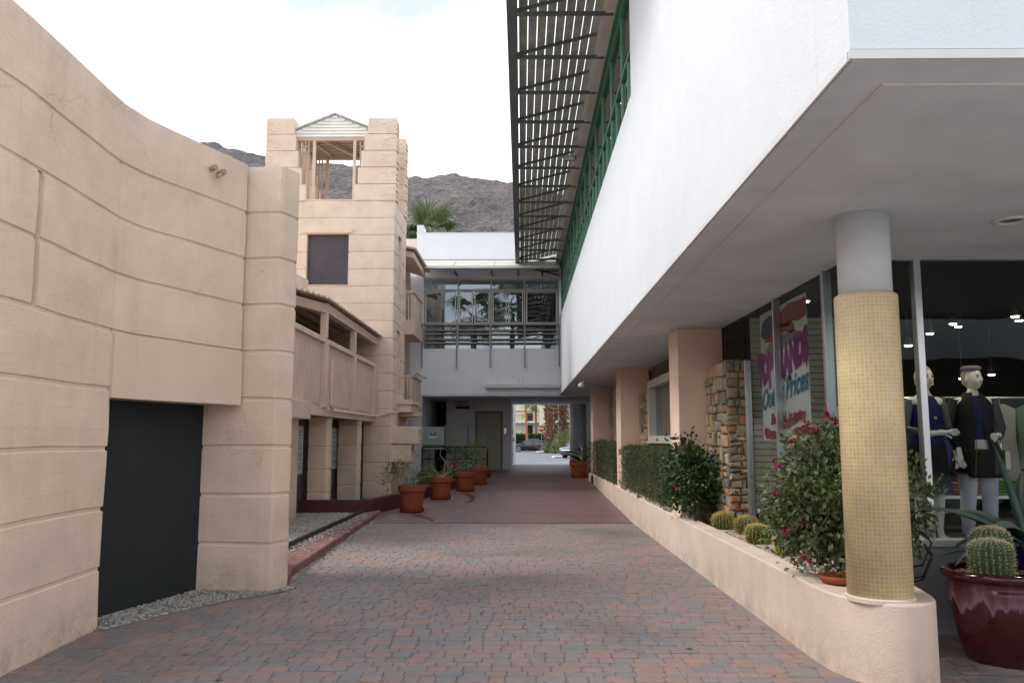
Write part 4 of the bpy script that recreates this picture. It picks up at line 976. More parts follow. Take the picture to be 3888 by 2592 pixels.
# sunken back kerb
tag(MB().box(-3.36, 27.2, -.02, -2.95, 27.35, .42).build('low_wall', MAROON), 'short dark maroon wall under the black handrail', 'wall')

# ================================================================== FOLIAGE HELPERS
def leafmat(n, ramp, tr=.25, rough=.5): return M(n, (0, 0, 0), rough, ramp=ramp, namt=.2, nscale=6, transl=tr, spec=.35)
LF_HIB = leafmat('glossy_dark_leaf', [(.012, .028, .010), (.03, .06, .018), (.06, .11, .03), (.12, .17, .07)], .15, .35)
LF_BOUG = leafmat('bougainvillea_leaf', [(.04, .07, .02), (.10, .145, .05), (.18, .22, .09), (.30, .33, .17)])
LF_HEDGE = leafmat('hedge_leaf', [(.03, .045, .014), (.065, .10, .026), (.12, .155, .05), (.20, .165, .095)])
LF_POT = leafmat('sparse_leaf', [(.05, .09, .02), (.10, .15, .04), (.16, .22, .07)])
LF_FEATH = leafmat('feathery_leaf', [(.06, .13, .02), (.11, .22, .04)])
LF_PALM = leafmat('palm_leaf', [(.06, .095, .03), (.13, .17, .06), (.25, .27, .13), (.40, .39, .25)], .2)
FLOW = leafmat('magenta_petal', [(.20, .008, .03), (.32, .015, .055), (.42, .03, .12)], .25)
FLOWR = leafmat('red_petal', [(.4, .01, .01), (.5, .02, .03)], .2)
BARK = M('twig_bark', (.17, .125, .085), .9, bump=.4); BARKP = M('pale_twig', (.34, .29, .23), .9)
def leaves(mb, P, size, seed=0, aspect=.5, droop=.0, out=None, fold=.15):
    q = np.random.default_rng(seed); n = len(P); P = np.asarray(P, float)
    d = q.normal(size=(n, 3)); 
    if out is not None: d = d * .8 + out
    d[:, 2] -= droop; d /= np.linalg.norm(d, axis=1)[:, None]
    w = np.cross(d, q.normal(size=(n, 3))); w /= np.linalg.norm(w, axis=1)[:, None]; nn = np.cross(d, w)
    s = (size * q.uniform(.6, 1.25, n))[:, None]
    a = P; b = P + d * s * .5 + w * s * aspect * .5 - nn * s * fold; c = P + d * s - nn * s * .1; e = P + d * s * .5 - w * s * aspect * .5 - nn * s * fold
    V = np.stack([a, b, c, e], 1).reshape(-1, 3); o = len(mb.v)
    mb.v.extend(map(tuple, V.tolist())); mb.f.extend([(o + 4 * i, o + 4 * i + 1, o + 4 * i + 2, o + 4 * i + 3) for i in range(n)])
    mb.var.extend(np.clip(q.beta(2, 2.2, n), 0, 1).tolist()); return mb
def branchy(mb, base, tips, r0=.012, seed=0, sag=.15):
    q = random.Random(seed)
    for t_ in tips:
        b = Vector(base) + Vector((q.uniform(-.05, .05), q.uniform(-.05, .05), 0)); t_ = Vector(t_); m = (b + t_) / 2 + Vector((q.uniform(-.08, .08), q.uniform(-.08, .08), sag * (t_ - b).length))
        mb.tube([b, b.lerp(m, .5) + Vector((0, 0, .01)), m, m.lerp(t_, .5), t_], [r0, r0 * .8, r0 * .6, r0 * .45, r0 * .25], 5, cap=False)
    return mb
def bush(root, c, rad, n, size, mat, seed, nclump=60, barkm=BARK, base=None, aspect=.55, flower=None, flat=0., shape=.5, stems=14):
    q = np.random.default_rng(seed); c = np.array(c); rad = np.array(rad)
    cl = q.normal(size=(nclump, 3)); cl /= np.linalg.norm(cl, axis=1)[:, None]; cl *= (q.uniform(.12, 1.0, nclump) ** shape)[:, None]
    CL = c + cl * rad * (1 + .12 * q.normal(size=(nclump, 1)))
    k = q.integers(0, nclump, n); sp_ = float(rad.mean()) * .2
    P = CL[k] + q.normal(size=(n, 3)) * sp_ * q.uniform(.5, 1.2, nclump)[k][:, None]
    o = (P - c); o /= (np.linalg.norm(o, axis=1)[:, None] + 1e-6)
    leaves(MB(), P, size, seed, aspect, .0, o * .9).build('foliage', mat, root)
    if base is not None:
        tips = [tuple(CL[i]) for i in range(0, nclump, max(1, nclump // stems))]
        branchy(MB(), base, tips, .012, seed).build('stems', barkm, root)
    if flower is not None:
        f_, fn_, fs_, fc = flower
        for i in range(fc):
            fp = MB()
            p = c + (lambda v: v / np.linalg.norm(v))(q.normal(size=3) + np.array((-.35, -.5, .5))) * rad * q.uniform(.92, 1.12)
            leaves(fp, p + q.normal(size=(fn_, 3)) * .022, fs_, seed + i, .9); fp.build('flower_cluster', f_, root)
    return CL

# big bougainvillea beside the column
bg_ = thing('bougainvillea', 'large bougainvillea bush with magenta flowers behind the tiled column', 'bush', (2.38, 6.25, .5))
bush(bg_, (2.32, 6.30, 1.0), (.45, .30, .49), 12500, .05, LF_BOUG, 3, 130, base=(2.42, 6.15, .52), aspect=.62, flower=(FLOW, 8, .032, 3))
bush(bg_, (2.98, 6.42, 1.05), (.16, .12, .42), 420, .05, LF_BOUG, 13, 16, base=(2.5, 6.2, .6), aspect=.6, flower=(FLOW, 6, .03, 3), stems=6)
sh_ = MB(); fl_ = MB(); bk_ = MB(); q_ = np.random.default_rng(4)
for (x_, y_, z_) in ((2.10, 6.2, 1.60), (2.18, 6.25, 1.56), (2.27, 6.2, 1.68), (2.40, 6.3, 1.60), (2.02, 6.3, 1.50), (2.48, 6.3, 1.58), (1.86, 6.2, 1.10), (2.32, 6.2, 1.62), (1.90, 6.1, .85), (1.98, 6.0, .66), (1.95, 6.35, 1.3)):
    sh_ = MB(); fl_ = MB(); bk_ = MB()
    b0 = np.array((2.36, 6.2, 1.15)); t1 = np.array((x_, y_, z_)); T = np.linspace(.3, 1, 46)[:, None]
    leaves(sh_, b0 + (t1 - b0) * T + q_.normal(size=(46, 3)) * .02, .05, int(x_ * 100), .6); bk_.tube([tuple(b0), tuple(t1)], [.008, .003], 5)
    leaves(fl_, t1 + q_.normal(size=(18, 3)) * .018, .032, int(x_ * 31), .9)
    s0_ = bk_.build('shoot', BARK, bg_); sh_.build('shoot_leaves', LF_BOUG, s0_); fl_.build('flower_cluster', FLOW, s0_)
# dark glossy bush
hb = thing('hibiscus_bush', 'dark glossy rounded shrub at the near end of the clipped hedge', 'bush', (2.25, 10.6, .45))
bush(hb, (2.16, 10.75, 1.02), (.32, .50, .50), 4200, .06, LF_HIB, 5, 80, base=(2.28, 10.7, .42), aspect=.7, flower=(FLOWR, 5, .03, 5))
# hedges
def hedge(root, x0, x1, y0, y1, z0, z1, n, seed):
    q = np.random.default_rng(seed); P = q.uniform(size=(n, 3)) * (x1 - x0, y1 - y0, z1 - z0) + (x0, y0, z0)
    f = q.integers(0, 4, n); e = np.abs(q.normal(0, .03, n))
    P[f == 0, 0] = x0 + e[f == 0]; P[f == 1, 2] = z1 - e[f == 1]; P[f == 2, 1] = y0 + e[f == 2]; 
    wob = np.array([n3(*p, 3.) for p in P.tolist()]) * .11
    P[:, 0] += wob; P[:, 2] += wob * (P[:, 2] > z1 - .15) 
    o = np.zeros((n, 3)); o[f == 0, 0] = -1; o[f == 1, 2] = 1; o[f == 2, 1] = -1
    o[:, 2] += .5
    hm_ = leaves(MB(), P, .042, seed, .35, 0, o * .9)
    for k in range(int((y1 - y0) * 9)):
        b0 = np.array((q.uniform(x0, x1), q.uniform(y0, y1), z1)); L_ = q.uniform(.03, .12); leaves(hm_, b0 + np.linspace(0, 1, 9)[:, None] * (q.normal(0, .02), q.normal(0, .02), L_) + q.normal(size=(9, 3)) * .008, .035, k, .35)
        b0 = np.array((x0 - .01, q.uniform(y0, y1), q.uniform(z0 + .1, z1))); leaves(hm_, b0 + np.linspace(0, 1, 7)[:, None] * (-L_ * .6, q.normal(0, .02), L_ * .4) + q.normal(size=(7, 3)) * .008, .035, k, .35)
    hm_.build('foliage', LF_HEDGE, root)
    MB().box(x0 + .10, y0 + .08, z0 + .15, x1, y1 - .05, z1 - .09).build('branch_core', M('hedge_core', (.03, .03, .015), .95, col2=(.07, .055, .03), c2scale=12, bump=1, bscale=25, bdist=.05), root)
    b_ = MB()
    for k in range(int((y1 - y0) * 5)):
        yy = y0 + .1 + k * .2; b_.tube([(x0 + .12, yy, z0 - .05), (x0 + .06 + .05 * q.random(), yy + .1 * q.random(), z0 + .4)], [.012, .006], 5)
    b_.build('stems', BARK, root)
h1 = thing('clipped_hedge', 'clipped hedge in the planter between the two nearer salmon pillars', 'hedge', (2.3, 14, .45), 0, 'clipped hedges in the planter')
hedge(h1, 2.04, 2.55, 11.35, 17.35, .5, 1.33, 17000, 7)
h2 = thing('clipped_hedge', 'farther clipped hedge in the planter, up to the potted plant', 'hedge', (2.3, 21, .5), 0, 'clipped hedges in the planter')
hedge(h2, 1.98, 2.5, 18.2, 25.0, .52, 1.40, 12000, 8)

# golden barrel cacti
CACT = M('cactus_skin', (.05, .085, .03), .6, bump=.2); SPINE = M('golden_spines', (0, 0, 0), .6, ramp=[(.42, .31, .08), (.62, .50, .16), (.72, .62, .28)]); SPINEW = M('pale_spines', (0, 0, 0), .6, ramp=[(.35, .24, .10), (.58, .48, .28), (.7, .62, .42)])
def cactus(root, r, h, ribs, mat_s, seed, c=(0, 0, 0), spn=.03, crown=1., rowstep=.022):
    q = random.Random(seed); vs = []; fs = []; NS = ribs * 6; prof = []
    nz_ = 22
    for i in range(nz_ + 1):
        t_ = i / nz_; a = t_ * math.pi * .5
        if h > r * 2.1:
            z = h * t_; rad_ = r * (.86 + .14 * math.sin(min(1, t_ * 1.8) * math.pi / 2)) if t_ < .72 else r * math.sqrt(max(0.0, 1 - ((t_ - .72) / .28) ** 2.3))
        else: z = h * (.5 - .5 * math.cos(math.pi * (.1 + .9 * t_))); rad_ = r * math.sin(math.pi * (.12 + .88 * t_) ** 1.05) ** .62 if t_ < 1 else 0.004
        prof.append((max(rad_, .004), z))
    for rad_, z in prof:
        for k in range(NS):
            a = 2 * math.pi * k / NS; rr_ = rad_ * (1 + .085 * math.cos(ribs * a)); vs.append((c[0] + rr_ * math.cos(a), c[1] + rr_ * math.sin(a), c[2] + z))
    for i in range(nz_):
        for k in range(NS): fs.append((i * NS + k, i * NS + (k + 1) % NS, (i + 1) * NS + (k + 1) % NS, (i + 1) * NS + k))
    MB().add(vs, fs).build('cactus_body', CACT, root, smooth=True, local=True)
    sp_ = MB()
    L_ = [0.]; 
    for (a, b) in zip(prof[:-1], prof[1:]): L_.append(L_[-1] + math.hypot(b[0] - a[0], b[1] - a[1]))
    tot = L_[-1]; m_ = max(4, int(tot / rowstep))
    for k in range(ribs):
        a = 2 * math.pi * k / ribs
        for j in range(m_ + 1):
            s = tot * (j + .3) / (m_ + 1); i = max(i for i in range(len(L_)) if L_[i] <= s); i = min(i, nz_ - 1); f = (s - L_[i]) / max(1e-6, L_[i + 1] - L_[i])
            rad_ = (prof[i][0] * (1 - f) + prof[i + 1][0] * f) * 1.085; z = prof[i][1] * (1 - f) + prof[i + 1][1] * f
            p = Vector((c[0] + rad_ * math.cos(a), c[1] + rad_ * math.sin(a), c[2] + z)); up = z / h
            n_ = Vector((math.cos(a), math.sin(a), -.6 + 1.6 * up ** 1.5)).normalized(); v_ = q.random()
            for w in range(5 if up < .85 else 7):
                d = (n_ + Vector((q.gauss(0, .6), q.gauss(0, .6), q.gauss(0, .6)))).normalized(); t_ = p + d * spn * q.uniform(.6, 1.2); e = d.cross(Vector((q.random(), q.random(), q.random()))).normalized() * (.0011 + spn * .02)
                sp_.add([p - e, p + e, t_], [(0, 1, 2)], min(1, v_ * .5 + up * .5 * crown))
    sp_.build('spines', mat_s, root, local=True)
for (x_, y_, r_, h_, s_, lb) in ((2.36, 9.95, .115, .19, 1, 'golden barrel cactus by the stone pier, farthest of the row'), (2.50, 9.42, .12, .20, 2, 'golden barrel cactus nearest the shop window, second from the stone pier'),
                                 (2.40, 8.62, .125, .19, 3, 'golden barrel cactus nearest the planter rim, in front of another cactus'), (2.40, 7.75, .09, .22, 4, 'small golden cactus half hidden by the bougainvillea')):
    ct = thing('barrel_cactus', lb, 'cactus', (x_, y_, .44), s_ * .7, 'golden barrel cacti in the planter'); cactus(ct, r_ * .95, h_, 20, SPINE, s_, spn=.040, rowstep=.013)
# terracotta dish
ds_ = thing('terracotta_dish', 'chipped terracotta dish lying behind the tiled column', 'dish', (2.235, 5.98, .505))
MB().lathe([(.12, 0), (.155, .03), (.16, .052), (.148, .054), (.135, .02), (.0, .014)], 30).build('dish_body', TERRA, ds_, smooth=True, local=True)

# ================================================================== TERRACOTTA POTS
def pot_parts(root, rt, h, saucer=True):
    z0 = .05 if saucer else 0
    MB().lathe([(rt * .70, z0), (rt * .735, z0 + .02), (rt * .87, h * .72), (rt * .885, h * .735), (rt * .99, h * .76), (rt, h * .79), (rt, h * .97), (rt * .985, h), (rt * .90, h), (rt * .88, h * .9)], 40).build('pot_body', TERRA, root, smooth=False, local=True, bevel=.004)
    MB().lathe([(rt * .89, h * .90), (.0, h * .92)], 24).build('soil', SOIL, root, local=True)
    if saucer: MB().lathe([(rt * .72, 0), (rt * .86, .015), (rt * .88, .075), (rt * .85, .08), (rt * .82, .03), (.0, .025)], 36).build('saucer', TERRAD, root, smooth=False, local=True)
def pot(x, y, rt, h, lb): 
    t_ = thing('terracotta_pot', lb, 'plant pot', (x, y, RAMP(y) + .004), 0, 'terracotta pots along the passage'); pot_parts(t_, rt, h); return t_
pot(-2.205, 16.95, .285, .53, 'nearest terracotta pot, with a sparse spreading shrub, beside the low maroon wall')
pot(-1.87, 19.42, .28, .51, 'terracotta pot holding the nearly bare twisted shrub')
pot(-1.435, 21.45, .285, .49, 'terracotta pot holding the leafy shrub with a red flower')
pot(-1.20, 23.45, .28, .49, 'farthest left terracotta pot, under the feathery green plant')
pot(1.79, 26.2, .30, .50, 'terracotta pot alone on the right at the end of the planter wall')
def potplant(lb, x, y, z, clumps, nl, size, mat, seed, bark=BARKP, trunk=None, flower=None, aspect=.55, spread=.06, cat='shrub'):
    t_ = thing('potted_shrub', lb, cat, (x, y, z)); q = np.random.default_rng(seed); P = []
    for (a, b, c, w) in clumps: P.append(np.array((a, b, c)) + q.normal(size=(int(nl * 1.9 * w), 3)) * spread)
    leaves(MB(), np.concatenate(P), size, seed, aspect).build('foliage', mat, t_)
    s_ = MB(); branchy(s_, (x, y, z), [c[:3] for c in clumps], .011, seed, .1)
    if trunk: s_.tube(trunk, [.014, .012, .010, .007, .004][:len(trunk)], 7)
    s_.build('stems', bark, t_)
    if flower: leaves(MB(), np.array(flower[:3]) + q.normal(size=(40, 3)) * .04, .06, seed, .9).build('flowers', FLOWR, t_)
    return t_
A = (-2.205, 16.95)
potplant('sparse spreading pale green shrub in the nearest terracotta pot', A[0], A[1], .52, [(A[0] - .45, 16.9, .92, 1), (A[0] - .55, 16.85, .72, .5), (A[0] - .30, 17, .80, 1), (A[0] - .3, 17, .95, .8), (A[0] + .30, 17, .85, 1.3), (A[0] + .42, 16.9, .80, 1), (A[0] + .1, 16.9, .68, 1), (A[0] + .2, 17.1, .62, .8), (A[0] - .15, 17, 1.02, .4), (A[0] + .0, 16.8, .60, .6), (A[0] - .5, 16.9, .58, .3)], 60, .045, LF_POT, 21)
A = (-1.87, 19.42)
potplant('nearly bare twisted shrub with a few leaves in the second terracotta pot', A[0], A[1], .6, [(A[0] - .45, 19.4, 1.10, .6), (A[0] - .3, 19.4, .85, .8), (A[0] + .25, 19.5, .95, .3), (A[0] - .55, 19.4, .72, .8), (A[0] + .1, 19.4, .7, .3), (A[0] + .35, 19.4, .82, .4)], 34, .04, LF_POT, 22,
         trunk=[(A[0] + .06, A[1], .58), (A[0] + .07, A[1], .80), (A[0] + .10, A[1], .98), (A[0] - .02, A[1], 1.12), (A[0] + .0, A[1], 1.32)])
A = (-1.435, 21.45)
potplant('leafy green shrub with a red flower in the third terracotta pot', A[0], A[1], .64, [(A[0] - .2, 21.4, 1.15, 1), (A[0] + .1, 21.5, 1.2, 1.2), (A[0] - .05, 21.4, 1.0, 1.4), (A[0] + .25, 21.4, 1.08, 1), (A[0] - .3, 21.4, .85, .8), (A[0] + .1, 21.4, .82, 1), (A[0] + .3, 21.5, 1.25, .6), (A[0] - .4, 21.4, .7, .8)], 110, .05, LF_POT, 23, flower=(A[0] - .29, 21.35, .90), spread=.085)
A = (-1.20, 23.45)
potplant('feathery bright green plant in the fourth terracotta pot', A[0], A[1], .7, [(A[0] - .05, 23.4, 1.42, 1), (A[0] + .15, 23.4, 1.5, 1), (A[0] + .35, 23.4, 1.45, .6), (A[0] - .1, 23.4, 1.25, 1.2), (A[0] + .05, 23.4, 1.1, .8), (A[0] - .2, 23.4, .95, .8), (A[0] + .0, 23.4, .85, .7)], 90, .035, LF_FEATH, 24, spread=.085)
pp = thing('potted_shrub', 'dark broad-leaved plant in the lone right-hand pot', 'shrub', (1.9, 26.2, .78))
s_ = MB(); q_ = random.Random(9)
for k in range(20):
    a = q_.uniform(0, 6.28); L_ = q_.uniform(.35, .75); e = q_.uniform(.2, 1.2); b = Vector((1.9, 26.1, .75 + .5 * q_.random() * (k % 2))); d = Vector((math.cos(a) * math.cos(e), math.sin(a) * math.cos(e), math.sin(e))); w = d.cross(Vector((0, 0, 1))).normalized() * .045
    m = b + d * L_ * .55; t_ = b + d * L_ + Vector((0, 0, -.08)); s_.add([b, m + w, t_, m - w], [(0, 1, 2, 3)], q_.random())
s_.build('broad_leaves', LF_HIB, pp); MB().tube([(1.9, 26.1, .75), (1.92, 26.1, 1.35)], [.02, .012], 6).build('stems', BARK, pp)
q_ = random.Random(2)
for i, pts in enumerate(([(-2.2, 16.62), (-2.02, 16.45), (-1.98, 16.2), (-1.80, 15.98), (-1.72, 15.75), (-1.62, 15.5)], [(-1.5, 21.1), (-1.38, 20.7), (-1.22, 20.2), (-1.13, 19.6), (-1.15, 19.0), (-1.25, 18.5)], [(-.82, 16.05), (-.7, 16.05), (-.56, 16.08)])):
    vs = []
    for k, (x_, y_) in enumerate(pts):
        w = (.035 + .05 * q_.random()) * (1 if 0 < k < len(pts) - 1 else .3); z = RAMP(y_) + .0085; vs += [(x_ - w, y_ + q_.uniform(-.05, .05), z), (x_ + w, y_, z)]
    MB().add(vs, [(2 * k, 2 * k + 1, 2 * k + 3, 2 * k + 2) for k in range(len(pts) - 1)]).build('water_stain', M('rust_stain', (.12, .035, .02), .35), redfloor)

# ================================================================== GLAZED POTS, AGAVE, POTTED CACTUS
gp = thing('red_glazed_pot', 'large dark red glazed pot with pale drips beside the planter end', 'plant pot', (3.30, 5.93, 0))
def redglaze():
    m = REDGLAZE; t = m.node_tree; b = t.nodes['Principled BSDF']; N = t.nodes.new; L = t.links.new; src = b.inputs['Base Color'].links[0].from_socket
    tcn = N('ShaderNodeTexCoord'); s = N('ShaderNodeSeparateXYZ'); L(tcn.outputs['Object'], s.inputs[0])
    mpn = N('ShaderNodeMapping'); mpn.inputs['Scale'].default_value = (14, 14, 1.2); L(tcn.outputs['Object'], mpn.inputs['Vector']); n = N('ShaderNodeTexNoise'); n.inputs['Scale'].default_value = 1; n.inputs['Detail'].default_value = 4; L(mpn.outputs[0], n.inputs['Vector'])
    a = N('ShaderNodeMath'); a.operation = 'MULTIPLY_ADD'; a.inputs[1].default_value = .32; L(n.outputs['Fac'], a.inputs[0]); L(s.outputs['Z'], a.inputs[2])
    r = N('ShaderNodeValToRGB'); e = r.color_ramp.elements; e[0].position = .535; e[0].color = (0, 0, 0, 1); e[1].position = .56; e[1].color = (1, 1, 1, 1); q = e.new(.62); q.color = (.35, .35, .35, 1); q = e.new(.70); q.color = (0, 0, 0, 1); L(a.outputs[0], r.inputs['Fac'])
    mxn = N('ShaderNodeMix'); mxn.data_type = 'RGBA'; L(r.outputs[0], mxn.inputs['Factor']); L(src, mxn.inputs['A']); mxn.inputs['B'].default_value = (.20, .10, .14, 1); L(mxn.outputs['Result'], b.inputs['Base Color'])
redglaze()
MB().lathe([(.225, 0), (.24, .02), (.27, .12), (.305, .28), (.33, .42), (.335, .50), (.325, .535), (.33, .545), (.358, .555), (.372, .575), (.368, .60), (.345, .612), (.315, .605), (.305, .57)], 56).build('pot_body', REDGLAZE, gp, smooth=True, local=True)
MB().lathe([(.315, .56), (0, .565)], 24).build('soil', PGR, gp, local=True)
pc = thing('barrel_cactus', 'tall ribbed green cactus with a pale crown in the red glazed pot', 'cactus', (3.20, 5.83, .55))
cactus(pc, .128, .27, 22, SPINEW, 11, spn=.026, crown=1.5, rowstep=.022)
pc2 = thing('barrel_cactus', 'second spiny cactus just behind the pale-crowned one in the red pot', 'cactus', (3.33, 6.06, .55)); cactus(pc2, .12, .33, 22, SPINEW, 12, spn=.026, crown=1.2, rowstep=.022)
pts = [(3.30 + r_ * math.cos(a_), 5.93 + r_ * math.sin(a_), .572) for r_, a_ in zip(rr.uniform(.14, .30, 160), rr.uniform(0, 6.28, 160))]
tag(pebbles(pts, .012, .03, 9).build('pot_gravel', PEB), 'small pebbles on the soil of the red glazed pot', 'gravel', kind='stuff')
bp_ = thing('blue_glazed_pot', 'cobalt blue glazed pot behind the red one, holding the agave', 'plant pot', (3.79, 6.33, 0))
MB().lathe([(.19, 0), (.22, .1), (.27, .35), (.29, .60), (.285, .65), (.315, .67), (.325, .70), (.31, .725), (.28, .72), (.27, .67)], 48).build('pot_body', BLUEGLAZE, bp_, smooth=True, local=True); MB().lathe([(.28, .67), (0, .68)], 24).build('soil', PGR, bp_, local=True)
AGM = leafmat('agave_leaf', [(.04, .075, .06), (.07, .11, .09), (.10, .15, .12)], .1, .5)
ag = thing('agave', 'grey-green agave with long arching leaves in the blue pot', 'plant', (3.79, 6.30, .7))
def blade(mb, b, az_, el_, L_, w, bend, var, n=10, cup=.25):
    b = Vector(b); p = b.copy(); e = el_; vs = []; side_ = Vector((-math.sin(az_), math.cos(az_), 0))
    for i in range(n + 1):
        t_ = i / n; ww = w * (math.sin(math.pi * (.22 + .78 * t_)) ** .7 if t_ < 1 else .02) ; d = Vector((math.cos(az_) * math.cos(e), math.sin(az_) * math.cos(e), math.sin(e))); up = side_.cross(d)
        vs += [p - side_ * ww + up * ww * cup, p - up * ww * .1, p + side_ * ww + up * ww * cup, p - up * ww * .45]
        p = p + d * L_ / n; e -= bend / n * (.4 + 1.2 * t_)
    fs = []
    for i in range(n):
        a = 4 * i; fs += [(a, a + 1, a + 5, a + 4), (a + 1, a + 2, a + 6, a + 5), (a, a + 4, a + 7, a + 3), (a + 2, a + 3, a + 7, a + 6)]
    mb.add(vs, fs, var)
q_ = random.Random(6)
for (az_, el_, L_, w, bend) in ((180, 35, .95, .04, .9), (200, 15, .8, .045, 1.2), (150, 50, .7, .05, 1.6), (115, 78, .85, .035, .25), (60, 60, .9, .05, 1.0), (30, 40, .9, .055, .6), (0, 45, .8, .05, .9), (-25, 30, .8, .05, 1.3), (240, 20, .55, .05, 1.5), (205, 55, .6, .055, 2.6), (80, 40, .5, .05, 1.2), (190, 5, .9, .035, .5), (-50, 20, .5, .045, 1), (15, 65, .8, .05, .5), (170, 25, .6, .04, 1.5)):
    m_ = MB(); blade(m_, (3.74, 6.30, .70), R(az_), R(el_), L_ * .95, w * 1.35, bend, q_.random()); m_.build('leaf', AGM, ag, smooth=True)
for z_, d_ in ((.60, .0), (.52, .02), (.50, .07)):
    tag(MB().tube([(2.62, 6.55 - d_, .60 - d_), (2.75, 6.3 - d_, z_ - .05), (2.88, 6.15, z_), (2.98, 6.2, z_ + .15), (3.02, 6.4, z_ + .2)], .007, 6).build('black_cable', EDGE), {.60: 'upper black cable looping between planter and pots', .52: 'middle black cable looping between planter and pots', .50: 'lowest black cable looping between planter and pots'}[z_], 'cable', 'black cables behind the column')

# ================================================================== MANNEQUINS
def skin_eval(V, E, RAD, sub=2):
    me = bpy.data.meshes.new('sk'); me.from_pydata([tuple(v) for v in V], E, []); o = bpy.data.objects.new('sk', me); C.objects.link(o)
    m = o.modifiers.new('s', 'SKIN'); 
    lay = me.skin_vertices[0] if me.skin_vertices else None
    if lay is None:
        bm = bmesh.new(); bm.from_mesh(me); bm.verts.layers.skin.verify(); bm.to_mesh(me); bm.free(); lay = me.skin_vertices[0]
    for i, r_ in enumerate(RAD):
        lay.data[i].radius = r_ if isinstance(r_, tuple) else (r_, r_); lay.data[i].use_root = (i == 0)
    if sub: s_ = o.modifiers.new('u', 'SUBSURF'); s_.levels = sub; s_.render_levels = sub
    bpy.context.view_layer.update(); dg = bpy.context.evaluated_depsgraph_get(); ev = bpy.data.meshes.new_from_object(o.evaluated_get(dg))
    mb = MB(); mb.add([tuple(v.co) for v in ev.vertices], [tuple(p.vertices) for p in ev.polygons]); bpy.data.objects.remove(o); bpy.data.meshes.remove(me); bpy.data.meshes.remove(ev); return mb
def head_mb(c, yaw=0., tilt=0.):
    mb = MB(); NU, NV = 44, 34; vs = []
    g_ = lambda d, a, s: math.exp(-((d - Vector(a).normalized()).length / s) ** 2)
    for j in range(NV + 1):
        ph = math.pi * j / NV
        for i in range(NU):
            th_ = 2 * math.pi * i / NU; d = Vector((math.sin(ph) * math.sin(th_), -math.sin(ph) * math.cos(th_), math.cos(ph)))
            w = 1 - .30 * max(0, -d.z) ** 1.3; r_ = Vector((d.x * .070 * w, d.y * (.092 if d.y > 0 else .088) * (1 - .12 * max(0, -d.z) * (d.y > 0)), d.z * .112))
            r_ += d * (.020 * g_(d, (0, -1, -.14), .14) + .012 * g_(d, (0, -1, .05), .12) - .010 * g_(d, (.38, -1, .10), .17) - .010 * g_(d, (-.38, -1, .10), .17) + .007 * g_(d, (0, -1, -.52), .14) + .010 * g_(d, (0, -1, -.95), .25) + .004 * g_(d, (.55, -.8, -.25), .25) + .004 * g_(d, (-.55, -.8, -.25), .25))
            vs.append(r_)
    fs = []
    for j in range(NV):
        for i in range(NU): fs.append((j * NU + i, j * NU + (i + 1) % NU, (j + 1) * NU + (i + 1) % NU, (j + 1) * NU + i))
    T = Matrix.Translation(Vector(c)) @ Matrix.Rotation(yaw, 4, 'Z') @ Matrix.Rotation(tilt, 4, 'X')
    mb.add([tuple(T @ v) for v in vs], fs)
    for sx in (-1, 1):   # ears
        e = MB().lathe([(.0, -.014), (.014, -.010), (.017, 0), (.012, .010), (0, .012)], 12, (0, 0, 0), sx=.45, sy=1, var=.5); e.v = [tuple(T @ (Vector((v[0] * .8 + sx * .072, v[1] + .008, v[2] * 1.9 - .006)))) for v in e.v]; mb.add(e.v, e.f)
    return mb, T
MANQ = M('mannequin_skin', (.74, .70, .67), .35, namt=.03); HAIR = M('mannequin_hair', (.46, .40, .30), .7, bump=.8, bscale=70, bdist=.01); BLK = M('black_cloth', (.008, .008, .010), .8); NVY = M('navy_blue_cloth', (.004, .007, .075), .7, namt=.2)
SHEER = M('sheer_grey_cloth', (.055, .07, .085), .7); WPANTS = M('white_trousers', (.60, .60, .70), .75, namt=.06); GOLD = M('gold_metal', (.5, .36, .12), .3, metal=1); EYEM = M('painted_eye', (.05, .03, .03), .4); LIP = M('painted_lips', (.42, .09, .06), .4)
def hand(V, E, RAD, wi, w, d, side_, curl):
    """palm + 5 fingers appended to a skin skeleton; w wrist position, d hand direction"""
    d = d.normalized(); s_ = side_.normalized(); n = d.cross(s_).normalized()
    k = len(V); V += [w + d * .045]; RAD += [(.026, .013)]; E += [(wi, k)]
    for f, (off, L_) in enumerate(((-.024, .060), (-.008, .070), (.008, .066), (.023, .052))):
        i = len(V); b = w + d * .080 + s_ * off; dd = d
        V += [b]; RAD += [(.0095, .009)]; E += [(k, i)]
        for g_ in range(3):
            dd = (dd + n * curl * (.5 + .12 * f)).normalized(); b = b + dd * L_ / 3; V += [b]; RAD += [(.0085 - .0012 * g_,) * 2]; E += [(len(V) - 2, len(V) - 1)]
    i = len(V); b = w + d * .025 - s_ * .026; V += [b]; RAD += [(.011, .011)]; E += [(wi, i)]
    for g_ in range(2):
        b = b + (d * .8 - s_ * .55 + n * .25).normalized() * .028; V += [b]; RAD += [(.009,) * 2]; E += [(len(V) - 2, len(V) - 1)]
